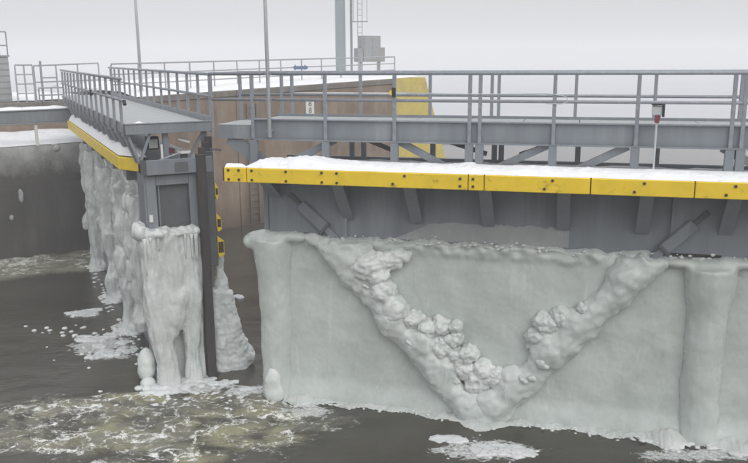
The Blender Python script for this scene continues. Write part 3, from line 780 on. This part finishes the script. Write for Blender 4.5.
# columns
def colpts(cx, cy, z0, z1, n=14): return [(cx + .02 * noise.noise((cx, i * .5, 2)), cy, z0 + (z1 - z0) * i / (n - 1)) for i in range(n)]
def colr(r, n=14, flare=.2):
    return [r * (.86 + .06 * noise.noise((r * 9, i * .6, 1)) + flare * smoothstep(.72, 1, i / (n - 1)) + .06 * (1 - smoothstep(0, .12, i / (n - 1)))) for i in range(n)]
blob('ice_column', 'ice', [(colpts(-.40, .34, -.3, 3.92), colr(.47, flare=.30))], [((-.40, .35, 3.92), (.70, .40, .16)), ((.05, .2, 3.98), (.5, .22, .12)), ((-.95, .35, 3.80), (.22, .3, .2))],
     parent=ice, amp=.035, freq=1.6, amp2=.008, freq2=8, seed=1, zs=.6)
blob('ice_column', 'ice', [(colpts(9.13, .30, -.3, 3.80), colr(.47, flare=.30))], [((9.15, .35, 3.85), (.75, .35, .13)), ((9.6, .25, 3.9), (.5, .25, .12)), ((8.6, .22, 3.86), (.45, .2, .1))],
     parent=ice, amp=.035, freq=1.6, amp2=.008, freq2=8, seed=5, zs=.6)
blob('ice_lump', 'icew', balls=[((-.42, .0, .42), (.22, .17, .38)), ((-.40, .02, .15), (.26, .2, .3))], parent=ice, amp=.02, seed=4)
def limb(left, n=22):
    pts, rad = [], []
    for i in range(n):
        z = 3.9 - (4.15) * i / (n - 1)
        pts.append((limb_c(z, left) + .07 * noise.noise((i * .6, 3 + left, 1)), SK - .12 + .03 * noise.noise((i * .5, 1, left)), z))
        rad.append(.325 + .05 * noise.noise((i * .7, 9, left * 3)))
    return pts, rad
lump = random.Random(12)
blob('ice_brace', 'limb', [limb(1)], [((1.30, .20, 3.86), (.85, .28, .15)), ((.75, .25, 3.98), (.5, .2, .10)), ((1.65, .16, 3.55), (.55, .28, .28)), ((2.15, .12, 2.8), (.36, .26, .5)), ((2.55, .10, 2.25), (.42, .26, .55)), ((3.2, .12, 1.6), (.36, .26, .5)), ((3.75, .12, 1.0), (.36, .26, .5)),
      ((4.4, .08, .25), (.48, .28, .45))], parent=ice, amp=.07, freq=1.9, amp2=.025, freq2=6.5, seed=2, smooth=20)
blob('ice_brace', 'limb', [limb(0)], [((7.8, .2, 3.84), (.6, .26, .15)), ((7.45, .16, 3.45), (.42, .28, .32)), ((6.4, .12, 2.25), (.38, .26, .5)), ((6.0, .10, 1.75), (.40, .28, .5)), ((4.85, .1, .35), (.52, .3, .45)), ((5.2, .1, .85), (.42, .28, .5))],
     parent=ice, amp=.07, freq=1.9, amp2=.025, freq2=6.5, seed=8, smooth=20)
# the big white lump near the top of the left brace and the knobbly clusters on it
blob('ice_lump', 'icew', balls=[((1.95, .04, 3.42), (.42, .26, .30)), ((2.3, .10, 3.55), (.42, .22, .25)), ((2.65, .16, 3.70), (.32, .18, .17)), ((1.7, .08, 3.25), (.28, .2, .24)), ((2.2, .02, 3.24), (.28, .2, .2))],
     parent=ice, amp=.07, freq=2.6, voxel=.028, smooth=8, amp2=.035, freq2=8, seed=9)
blob('ice_lump', 'icew', balls=[((2.30, .02, 2.85), (.34, .24, .30)), ((2.55, .0, 2.45), (.30, .24, .32))], parent=ice, amp=.06, freq=2.4, voxel=.03, smooth=9, amp2=.03, freq2=7, seed=11)
clusters = [(3.00, 2.22, .22), (3.30, 2.0, .26), (3.60, 2.08, .20), (3.62, 1.68, .26), (3.92, 1.85, .2), (3.96, 1.40, .28), (4.2, 1.12, .26), (4.24, 1.52, .22), (4.45, .84, .28), (4.55, 1.2, .22), (4.85, 1.0, .24), (3.95, 2.12, .13),
            (5.72, 2.02, .22), (5.95, 2.33, .27), (6.22, 2.56, .22)]
for cx, cz, rr in clusters:
    bl = [((cx, SK - .14, cz), (rr * 1.15, .24, rr * 1.0))]
    for _ in range(9 if cx < 5 else 6):
        q = lump.uniform(.05, .12); an = lump.uniform(0, 2 * PI); d_ = lump.uniform(.2, 1.0) * rr
        bl.append(((cx + d_ * math.cos(an), SK - .14 - .22 * math.sqrt(max(.05, 1 - (d_ / rr) ** 2)) + .03, cz + d_ * math.sin(an)), (q * lump.uniform(.9, 1.5), q * .9, q * lump.uniform(.8, 1.2))))
    blob('ice_lump', 'icew' if cx < 5 else 'limb', balls=bl, parent=ice, amp=.035, freq=4.5, voxel=.022, smooth=9, amp2=.028, freq2=9, seed=cx)
for i in range(20):
    left = i < 14
    z = lump.uniform(.5, 3.1) if left else lump.uniform(.9, 2.9); x = limb_c(z, left) + (lump.uniform(.05, .62) if left else -lump.uniform(.0, .42)); q = lump.uniform(.05, .12)
    dd_ = abs(x - limb_c(z, left)); o_ = SK - .12 - (.30 if dd_ < .2 else .14 if dd_ < .4 else .02)
    blob('ice_lump', 'icew' if left else 'limb', balls=[((x, o_, z), (q * lump.uniform(1, 1.7), q, q * lump.uniform(.7, 1.2))), ((x + q, o_, z - q * .6), (q * .8, q * .8, q * .7)), ((x - q * .7, o_ + .02, z + q * .5), (q * .7, q * .8, q * .8))],
         parent=ice, amp=.03, freq=5, voxel=.018, smooth=6, amp2=.015, freq2=12, seed=i)
# thin frost above the ice line
def frost(u, v):
    x = 2.4 + u * 3.9; z = 4.02 + v * (.42 + .05 * fr(x * 3, 0, 0) + .04 * fr(x * 9, 1, 0)) * smoothstep(-.02, .30, u); return (x, SK - .004 - .006 * (1 + fr(x * 6, z * 6, 0)) * (1 - v), z)
heightfield('frost_patch', 'frost', frost, 60, 8, ice)
crust = []
for i in range(110):
    x = random.uniform(-.3, 10.4); r = random.uniform(.012, .035); crust.append(((x, SK - .08 - random.uniform(0, .10), 4.0 + random.gauss(0, .05)), (r * 1.7, r, r)))
o = blob('crust_lumps', 'icew', balls=crust, parent=ice, voxel=.022, smooth=1, amp=.01, freq=9); o['kind'] = 'stuff'
# fringe of slush and broken ice along the waterline
def fr_out(x):
    w = .20 + .16 * fr(x * 1.3, 5, 0) + .07 * fr(x * 5, 2, 0)
    w += .35 * math.exp(-((x - 8.55) / .35) ** 2) + .3 * math.exp(-((x - 9.85) / .4) ** 2) + .25 * math.exp(-((x - 4.6) / .5) ** 2) + .16 * math.exp(-((x - .3) / .3) ** 2)
    return max(.06, w)
def shelf(u, v):
    x = -.15 + u * (END - .2); w = fr_out(x)
    b_ = SK - .05 - (.22 * math.exp(-((x - 4.55) / .7) ** 2))
    h = .05 + .05 * fr(x * 3, v, 3) + .20 * math.exp(-((x - 8.55) / .3) ** 2) + .12 * math.exp(-((x - 9.9) / .35) ** 2) + .08 * math.exp(-((x - .35) / .2) ** 2)
    return (x, b_ - v * (w + .15), -.01 + (h + .02) * (1 - v ** 3) + .028 * fr(x * 9, v * 4, 1) * (1 - v * v) + .012 * fr(x * 22, v * 9, 1))
M['slush'] = icemat('slush_ice', (.60, .63, .62), (.46, .49, .475), (.82, .84, .85), .5, .05, False)
o = heightfield('slush_shelf', 'slush', shelf, 700, 14)
o.location = GA; o.rotation_euler = (0, 0, G_RZ); tag(o, 'continuous ragged shelf of frozen slush along the foot of the near leaf', 'slush', None, 'stuff')
fb = []
for i in range(520):
    x = random.uniform(-.1, END - .4); y = SK - .12 - fr_out(x) + random.gauss(0, .10)
    r = random.uniform(.01, .035) * (1.6 if abs(x - 8.6) < .6 or abs(x - 9.8) < .5 else 1)
    fb.append(((x, y, random.uniform(.0, .04)), (r * 1.6, r * 1.3, r * .8)))
o = blob('slush_fringe', 'floe', balls=fb, voxel=.02, smooth=1, amp=.008, freq=8)
o.location = GA; o.rotation_euler = (0, 0, G_RZ); tag(o, 'loose white ice crumbs along the foot of the near leaf', 'slush', None, 'stuff')

# ------------------------------------------------------------------ left gate leaf, frame: x away from the camera along the leaf, y to the left
LO = Vector((-4.8, 18.8, 0)); L_RZ = math.atan2(.901, -.434)
lg = thing('lock_gate', 'left grey lock gate leaf seen end on with a walkway running away', 'lock gate', LO, L_RZ)
LEN = 16.4
MB().box(.3, LEN, .30, .34, -.8, 5.35).build('skin_plate', 'steel', lg)
MB().box(.3, LEN, -.80, -.76, -.8, 5.35).build('skin_plate', 'steel_dark', lg)
# end frame with recessed panel
MB().box(.20, .30, .39, .62, -.8, 5.26).build('end_stile', 'steel', lg, .01)
MB().box(.20, .30, -.60, -.40, -.8, 5.26).build('end_stile', 'steel', lg, .01)
MB().box(.20, .30, -.395, .385, 5.02, 5.26).build('end_rail', 'steel', lg, .01)
MB().box(.36, .40, -.60, .62, -.8, 5.26).build('end_panel', 'steel_dark', lg)
MB().box(.22, .30, -.395, .385, 3.3, 3.42).build('end_rail', 'steel', lg, .01)
MB().box(.26, 1.2, .62, .66, -.8, 5.26).build('side_plate', 'steel', lg)
MB().box(.15, .198, .52, .60, 4.15, 4.32).build('lug', 'white', lg)
for x in (2.6, 5.2, 7.8, 10.4, 13.0): MB().box(x, x + .12, .345, .70, 4.85, 5.24).build('rib', 'steel', lg)
# top girder / nose channel
MB().box(.10, LEN, -.98, .62, 5.36, 5.52).build('top_girder', 'steel', lg, .01)
MB().box(.02, .095, -.60, .62, 5.30, 5.66).build('nose_plate', 'steel', lg, .01)
MB().box(.0, .018, -.36, -.05, 5.36, 5.58).build('nose_slot', 'steel_dark', lg)
MB().add([(.02, .62, 5.30), (.02, .62, 5.66), (.25, .72, 5.66), (.25, .72, 5.30), (.06, .62, 5.30), (.06, .62, 5.66)], [(0, 1, 2, 3), (0, 4, 5, 1), (2, 1, 5), (0, 3, 4)]).build('nose_wing', 'steel_dark', lg)
MB().box(.03, .25, -.98, -.605, 5.28, 5.68).build('nose_block', 'steel', lg, .02)
# mitre seal and heel of the post
MB().box(-.10, .12, -.78, -.56, -.8, 5.75).build('mitre_seal', 'rust', lg, .02)
MB().box(.05, .28, -1.0, -.785, 2.9, 5.80).build('mitre_post', 'steel_dark', lg, .02)
for dx, dy in ((-.02, -.72), (.1, -.85), (.22, -.95)):
    MB().box(dx, dx + .12, dy - .08, dy + .08, 5.70, 5.92 + dx).build('seal_bracket', 'rust', lg, .01)
MB().bar((.1, -.95, 5.85), (.25, -1.25, 5.78), .05, .05).build('seal_bracket', 'rail', lg)
# yellow guide blocks on the mitre post
for z0, z1, w_ in ((4.58, 5.02, .09), (3.76, 4.24, .13), (3.10, 3.66, .17)):
    b_ = MB().prism([(-1.005, z0 + .12), (-1.005, z1), (-1.03, z1 - .02), (-1.0 - w_, z1 - .14), (-1.0 - w_, z0 + .06), (-1.03, z0)], .06, .30, 'yz').build('guide_block', 'yellow', lg, .008)
    MB().box(.05, .057, -1.0 - w_ + .02, -1.02, z0 + .13, z1 - .15).build('guide_recess', 'bolt', b_)
# fender on the left face
fx = [(.93, .56), (1.70, 1.0)]
for i, x in enumerate((1.70, 4.5, 7.3, 10.1, 12.9)):
    x1 = min(x + 2.8, 15.3)
    MB().box(x + .008, x1 - .008, .80, 1.02, 5.28, 5.60).build('fender', 'yellow', lg, .012)
MB().add([(.93, .62, 5.28), (1.69, 1.02, 5.28), (1.69, .80, 5.28), (.93, .46, 5.28), (.93, .62, 5.60), (1.69, 1.02, 5.60), (1.69, .80, 5.60), (.93, .46, 5.60)],
         [(0, 3, 2, 1), (4, 5, 6, 7), (0, 1, 5, 4), (1, 2, 6, 5), (2, 3, 7, 6), (3, 0, 4, 7)]).build('fender', 'yellow', lg, .012)
MB().box(.86, .92, .44, .66, 5.27, 5.61).build('fender_cap', 'black', lg, .005)
MB().box(1.7, 15.3, .36, .795, 5.40, 5.50).build('ledge', 'steel', lg)
for x in (2.0, 3.6, 5.2, 6.8, 8.4, 10, 11.6, 13.2, 14.8):
    MB().add([(x, .80, 5.395), (x, .345, 5.395), (x, .345, 4.6), (x + .03, .80, 5.395), (x + .03, .345, 5.395), (x + .03, .345, 4.6)], [(0, 1, 2), (3, 5, 4), (0, 3, 4, 1), (1, 4, 5, 2), (2, 5, 3, 0)]).build('bracket_web', 'steel', lg)
# walkway deck
LZ = 6.48
x = .32; dp = None
while x < LEN + 1:
    if dp is None: dp = MB().box(.02, .98, -1.02, .92, LZ - .05, LZ).build('deck_panel', 'deckm', lg, .006); dp.location.x = x
    else: inst('deck_panel', dp, lg, (x, 0, 0))
    x += 1.0
MB().box(.27, .315, -1.08, .99, 6.26, LZ + .012).build('end_fascia', 'steel', lg, .006)
MB().box(.25, .31, -1.10, 1.0, LZ + .015, LZ + .045).build('nosing', 'rail', lg, .006)
MB().box(.32, LEN + 1, .925, .96, 6.24, LZ + .01).build('side_fascia', 'steel', lg)
MB().box(.32, LEN + 1, -1.06, -1.025, 6.24, LZ + .14).build('side_fascia', 'steel', lg)
# posts
lp = [.72 + i * 1.18 for i in range(14)]
a0 = b0 = c0 = None
for x in lp:
    if a0 is None:
        a0 = MB().box(-.034, .034, .965, 1.03, 6.18, 7.52).build('left_post', 'rail', lg, .005); a0.location.x = x
        b0 = MB().bar((.25, .94, 6.22), (.06, .70, 5.55), .07, .07).build('support_leg', 'rail', lg); b0.location.x = x
        c0 = MB().bar((-.22, .94, 6.22), (-.04, .70, 5.55), .07, .07).build('support_leg', 'rail', lg); c0.location.x = x
    else:
        inst('left_post', a0, lg, (x, 0, 0)); inst('support_leg', b0, lg, (x, 0, 0)); inst('support_leg', c0, lg, (x, 0, 0))
rp = [.45 + i * 1.22 for i in range(15)]
a0 = None
for x in rp:
    if a0 is None: a0 = MB().box(-.034, .034, -1.13, -1.065, 6.26, 7.60).build('right_post', 'rail', lg, .005); a0.location.x = x
    else: inst('right_post', a0, lg, (x, 0, 0))
MB().tube((.45, 1.0, 7.55), (16.6, 1.0, 7.58), .038).build('top_rail', 'rail', lg, 0, True)
MB().tube((.12, 1.0, 7.06), (16.6, 1.0, 7.04), .034).build('mid_rail', 'rail', lg, 0, True)
MB().tube((.12, 1.0, 7.06), (.05, 1.0, 6.98), .045).build('rail_cap', 'black', lg)
MB().tube((.38, -1.1, 7.63), (18, -1.1, 7.65), .038).build('top_rail', 'rail', lg, 0, True)
MB().tube((.38, -1.1, 7.1), (18, -1.1, 7.1), .034).build('mid_rail', 'rail', lg, 0, True)
MB().box(6.2, 6.35, .99, 1.06, 6.95, 7.12).build('rail_latch', 'black', lg)
# under deck supports and fittings at the near end
for y in (-.9, .05): MB().box(.42, .54, y - .06, y + .06, 5.53, 6.25).build('support_post', 'steel', lg, .006)
for y in (.93, .42): MB().bar((.40, y, 6.25), (.40, .70 , 5.55), .07, .06).build('support_leg', 'steel', lg)
MB().bar((.45, -.85, 6.2), (.45, -.45, 5.56), .06, .06).build('support_leg', 'steel', lg)
jb = MB().box(1.0, 1.25, .10, .40, 5.80, 6.12).build('junction_box', 'black', lg, .01)
MB().box(.985, .998, .14, .35, 5.84, 6.06).build('box_face', 'white', jb)
MB().box(1.0, 1.15, -.16, -.06, 5.84, 6.08).build('valve_box', 'white', lg, .01)
MB().box(.45, .9, -.62, -.24, 5.72, 5.78).build('cover_plate', 'white', lg, .01)
MB().box(.6, .8, -.5, -.36, 5.522, 5.72).build('cover_support', 'steel_dark', lg)
MB().bar((.5, -.55, 6.0), (.6, -.3, 6.08), .08, .05).build('pale_fitting', 'white', lg)
MB().box(.95, 1.3, -.28, -.05, 5.70, 5.80).build('red_fitting', 'red', lg, .01)
MB().tube((.3, .18, 5.55), (.3, .18, 6.0), .03).build('vent_pipe', 'white', lg)
MB().tube((.25, .34, 5.6), (.25, -.25, 5.78), .025).build('conduit', 'rail', lg)
def lp_(x, y, z): return LO + Vector((-.434 * x - .901 * y, .901 * x - .434 * y, z))
def lfield(fn, nx, ny, label):
    o = heightfield('snow_cover', 'snow', fn, nx, ny, None, 'stuff'); o.location = LO; o.rotation_euler = (0, 0, L_RZ); return tag(o, label, 'snow', None, 'stuff')
def lsnow(u, v):
    x = 1.0 + u * 14; y = .36 + v * .63
    if x < 1.75: y = .36 + v * (.20 + .43 * (x - 1.0) / .75)
    e = min(1, v * 4) * min(1, (1 - v) * 5) * min(1, u * 25)
    return (x, y, 5.53 + .10 * min(1, v * 3) + (.20 + .10 * fr(x * .9, y, 3)) * e)
lfield(lsnow, 140, 8, 'snow strip on the ledge behind the left leaf fender')
def dsnow(u, v):
    x = .36 + u * .35; y = .35 + v * .55
    e = math.sin(PI * u) * math.sin(PI * v)
    return (x, y, LZ + .003 + .035 * e * (1 + fr(x * 8, y * 8, 1)))
lfield(dsnow, 12, 14, 'small snow patch on the near deck corner of the left leaf')
def nsnow(u, v):
    x = .32 + u * .3; y = -.45 + v * .5
    return (x, y, 5.524 + .06 * math.sin(PI * u) * math.sin(PI * v) * (1 + fr(x * 8, y * 8, 1)))
lfield(nsnow, 10, 14, 'small snow patch on the nose of the left leaf under its deck')

# ---- ice on the left leaf
li = thing('ice_coat', 'pale icicle columns and crust hanging on the left leaf', 'ice', LO, L_RZ)
def lcol(x, y, z0, z1, r, seed, balls=(), flare=.02, m='icel', n=16, wob=.10):
    pts = [(x + wob * noise.noise((seed, i * .5, 0)), y + wob * noise.noise((seed + 4, i * .5, 0)), z0 + (z1 - z0) * i / (n - 1)) for i in range(n)]
    rad = [r * (.85 + .22 * noise.noise((seed, i * .7, 5)) + flare * smoothstep(.6, 1, i / (n - 1)) + .12 * (1 - smoothstep(0, .15, i / (n - 1)))) for i in range(n)]
    return blob('ice_column', m, [(pts, rad)], balls, .042, 2, .10, 2.6, .045, 8, li, seed=seed, zs=.22)
lcol(15.2, .40, 1.2, 4.6, .30, 1.3)
lcol(12.7, .46, -.2, 4.6, .36, 2.7, balls=[((12.7, 0.61, .0), (.62, .50, .09)), ((12.95, 0.76, .0), (.4, .35, .07)), ((12.399999999999999, 0.46, .12), (.25, .25, .22))])
lcol(11.3, .40, 2.0, 4.5, .22, 3.3)
lcol(8.2, .48, -.2, 4.5, .38, 4.4, balls=[((8.2, 0.63, .0), (.62, .50, .09)), ((8.45, 0.78, .0), (.4, .35, .07)), ((7.8999999999999995, 0.48, .12), (.25, .25, .22))])
lcol(6.6, .40, 2.2, 4.4, .25, 5.2)
lcol(4.7, .50, -.2, 4.5, .40, 7.9, balls=[((4.7, 0.65, .0), (.62, .50, .09)), ((4.95, 0.80, .0), (.4, .35, .07)), ((4.4, 0.5, .12), (.25, .25, .22))])
lcol(3.3, .46, 2.0, 4.6, .30, 8.8)
lcol(1.9, .58, .9, 4.6, .32, 10.1)
icic = random.Random(5)
for i in range(34):
    x = icic.uniform(1.0, 15.2); z = icic.uniform(2.2, 3.6); h = icic.uniform(.5, 1.5); r = icic.uniform(.04, .09)
    pts = [(x + .02 * math.sin(j), .42 + icic.uniform(-.02, .05), z - h * j / 5) for j in range(6)]
    MB().path(pts, [r * (1 - .17 * j) + .008 for j in range(6)], 7).build('icicle', 'icel', li, 0, True)
for i in range(16):
    y = icic.uniform(-.5, .85); h = icic.uniform(.25, .9); r = icic.uniform(.025, .055); xx = -.24 + icic.uniform(0, .08)
    pts = [(xx, y, 3.85 - h * j / 5) for j in range(6)]
    MB().path(pts, [r * (1 - .17 * j) + .006 for j in range(6)], 7).build('icicle', 'icel', li, 0, True)
def lsheet(u, v):
    x = .9 + u * 14.6; zt = 4.85 + .35 * fr(x * .9, 0, 6) - .6 * (1 - smoothstep(.9, 2.2, x)); zb = 2.0 + 1.9 * abs(fr(x * .7, 3, 1)) + .5 * fr(x * 4, 1, 2); z = zb + (zt - zb) * v
    th = .08 + .09 * fr(x * 1.6, z * .7, 3) + .05 * abs(fr(x * 5, z * 1.4, 1)) + .07 * smoothstep(.8, 1, v)
    return (x, .35 + max(.0, th) * (1 - smoothstep(.97, 1, v)), z)
heightfield('ice_sheet', 'icel', lsheet, 260, 90, li)
# end face: mass hung from a lip at z 4, narrowing to two legs
lip = [((.02, .48, 3.90), (.32, .40, .14)), ((.02, .0, 3.86), (.30, .45, .13)), ((.03, -.38, 3.86), (.24, .22, .16)), ((.2, .85, 3.95), (.4, .20, .2)), ((.02, .65, 3.55), (.3, .24, .5))]
tub = [([(.05, .62, 3.8), (.03, .62, 3.0), (.0, .60, 2.2), (-.02, .55, 1.4), (-.04, .46, .6), (-.06, .44, -.2)], [.25, .28, .30, .30, .27, .33]),
       ([(.05, .2, 3.8), (.05, .2, 3.0), (.05, .2, 2.2), (.05, .15, 1.4)], [.34, .34, .34, .2]),
       ([(.05, -.25, 3.8), (.05, -.25, 3.0), (.05, -.26, 2.2), (.05, -.24, 1.4), (.02, -.22, .6), (.0, -.22, -.2)], [.26, .26, .28, .25, .20, .27]),
       ([(.10, -.46, 3.7), (.10, -.46, 2.2), (.10, -.46, .9), (.06, -.42, -.2)], [.12, .13, .11, .10])]
blob('ice_column', 'icel', tub, lip + [((-.06, .22, 1.85), (.26, .36, .5)), ((-.08, .05, 2.25), (.22, .32, .4)), ((-.05, .35, 1.45), (.22, .24, .35)), ((-.05, .50, 2.5), (.2, .2, .6))],
     .032, 7, .07, 2.8, .03, 9, li, seed=14, zs=.25)
MB().box(.30, .34, -.4, .5, 0, 1.9).build('ice_backing', 'icel', li)
lf = blob('ice_lump', 'icew', balls=[((.35, .88, .52), (.24, .22, .42)), ((.3, .90, .35), (.24, .22, .3))], parent=li, amp=.03, seed=20)
blob('ice_lump', 'icew', balls=[((.1, .92, .10), (.16, .18, .14)), ((-.15, 1.0, .03), (.12, .14, .08))], parent=li, amp=.03, seed=22)
# skirt on the other side of the mitre post
sk = [([(.45, -1.10, 3.25), (.45, -1.12, 2.6), (.45, -1.15, 2.0)], [.10, .14, .19]), ([(.45, -1.20, 2.1), (.45, -1.3, 1.3), (.45, -1.4, .6), (.45, -1.45, -.15)], [.20, .27, .34, .40]),
      ([(.4, -.95, 2.2), (.4, -1.0, 1.2), (.4, -1.05, .3), (.4, -1.1, -.15)], [.14, .2, .26, .3])]
blob('ice_skirt', 'skirt', sk, [((.42, -1.5, .28), (.22, .45, .40)), ((.45, -1.55, .5), (.25, .22, .35)), ((.42, -1.75, .22), (.25, .2, .22)), ((.45, -1.42, 1.1), .2), ((.4, -1.28, 1.75), .17)], .028, 3, .05, 2.4, .022, 10, li, seed=31)
# slush skirt at the foot
fb = []
for i in range(150):
    a = random.uniform(0, 2 * PI); q = random.uniform(.2, 1)
    r = random.uniform(.03, .09); fb.append(((.0 + .55 * q * math.cos(a) - .1, .25 + .95 * q * math.sin(a), random.uniform(-.02, .04)), (r * 1.6, r * 1.6, r * .8)))
o = blob('slush_fringe', 'floe', balls=fb, voxel=.03, smooth=1, amp=.012, freq=8)
o.location = LO; o.rotation_euler = (0, 0, L_RZ); tag(o, 'heap of slush and ice crumbs at the foot of the left leaf end', 'slush', None, 'stuff')
fb = []
for i in range(70):
    x = random.uniform(1.2, 14.5); r = random.uniform(.02, .06)
    fb.append(((x, .75 + abs(random.gauss(0, .12)), random.uniform(-.02, .02)), (r * 1.8, r * 1.6, r * .7)))
o = blob('slush_fringe', 'floe', balls=fb, voxel=.03, smooth=1, amp=.012, freq=8)
o.location = LO; o.rotation_euler = (0, 0, L_RZ); tag(o, 'slush along the waterline under the left leaf ice columns', 'slush', None, 'stuff')

# ------------------------------------------------------------------ floating ice
def floe(x, y, rx, ry, rz, h, label, seed, n=7):
    rr = random.Random(seed); bl = []
    for i in range(n):
        a = rr.uniform(0, 2 * PI); q = rr.uniform(0, .7)
        bl.append(((q * math.cos(a) * rx, q * math.sin(a) * ry, rr.uniform(-.01, .02)), (rx * rr.uniform(.25, .5), ry * rr.uniform(.3, .55), h * rr.uniform(.6, 1.2))))
    o = blob('ice_floe', 'floe', balls=bl, voxel=max(.02, min(rx, ry) / 14), smooth=1, amp=.03, freq=4, amp2=.012, seed=seed)
    for v in o.data.vertices:
        v.co.x += .09 * rx * 2 * fr(v.co.x * 6, v.co.y * 6, seed); v.co.y += .09 * ry * 2 * fr(v.co.x * 6, v.co.y * 6, seed + 9)
        top = h * (.5 + .35 * noise.noise((v.co.x * 7, v.co.y * 7, seed)))
        if v.co.z > top: v.co.z = top + (v.co.z - top) * .15 + .012 * noise.noise((v.co.x * 25, v.co.y * 25, seed))
    o.location = (x, y, .0); o.rotation_euler = (0, 0, rz)
    return tag(o, label, 'ice floe', 'ice floes drifting below the gates')
floe(-9.35, 24.35, .72, .42, .1, .12, 'largest white ice floe alone in the open dark water at left', 1, 12)
floe(-8.3, 21.9, .55, .38, .3, .09, 'broken floe nearest the left leaf columns, upper one of the cluster', 2, 10)
floe(-7.75, 22.25, .4, .3, .2, .10, 'small floe touching the foot of the middle ice column', 3)
floe(-7.9, 21.35, .35, .25, -.2, .07, 'flat small floe in the middle of the broken cluster', 4)
floe(-7.55, 20.6, .52, .36, .2, .10, 'wide flat floe at the lower left of the broken cluster', 5, 10)
floe(-6.95, 20.95, .36, .3, .0, .08, 'small floe at the lower right of the broken cluster', 6)
floe(-7.2, 21.6, .33, .22, .4, .07, 'thin floe between the broken cluster and the ice columns', 7)
floe(-4.75, 25.9, .38, .26, .2, .12, 'lone floe in the gap behind the left leaf', 8)
floe(-3.75, 18.65, .46, .28, .15, .10, 'flat floe in the gap at the foot of the ice skirt', 9, 10)
floe(-3.1, 18.3, .38, .22, .1, .08, 'flat floe touching the left ice column of the near leaf', 10)
floe(1.5, 15.55, .42, .25, -.2, .08, 'flat broken floe in front of the left limb of the icy brace', 11, 10)
floe(2.5, 15.0, .85, .38, -.25, .08, 'wide slushy floe in front of the near leaf at the bottom edge', 12, 16)
floe(-10.3, 30.2, .4, .2, .4, .08, 'small floe at the foot of the farthest ice column', 13)
floe(-8.6, 25.9, .38, .22, .3, .1, 'small floe at the foot of the second ice column', 14)
fb = []
for i in range(22):
    x = random.gauss(-9.2, .7); y = 22.7 + (x + 9.2) * -.25 + random.gauss(0, .25); r = random.uniform(.02, .06)
    fb.append(((x, y, .0), (r * 1.6, r * 1.5, r * .8)))
for i in range(34):
    x = random.gauss(-7.6, .7); y = random.gauss(21.3, .75); r = random.uniform(.012, .045)
    fb.append(((x, y, .0), (r * 1.6, r * 1.5, r * .8)))
for i in range(60):
    x = random.uniform(-6.8, -2.4); y = random.gauss(17.9, .35); r = random.uniform(.015, .05)
    fb.append(((x, y, .0), (r * 1.8, r * 1.4, r * .8)))
for i in range(30):
    x = random.gauss(2.2, .7); y = random.gauss(15.1, .3); r = random.uniform(.012, .035)
    fb.append(((x, y, .0), (r * 1.8, r * 1.4, r * .8)))
o = blob('ice_crumbs', 'floe', balls=fb, voxel=.025, smooth=1, amp=.01, freq=8)
tag(o, 'scattered small ice crumbs floating on the dark water', 'ice crumbs', None, 'stuff')

# far river: snow covered ice beyond the lock
def far_ice(u, v):
    x = -830 + u * 1660; y = 75 + (v ** 3) * 750 + 4 * noise.noise((u * 300, 0, 0)) * (1 - v); return (x, y, .05)
o = heightfield('river_ice', 'river_ice', far_ice, 160, 10, None, 'structure')
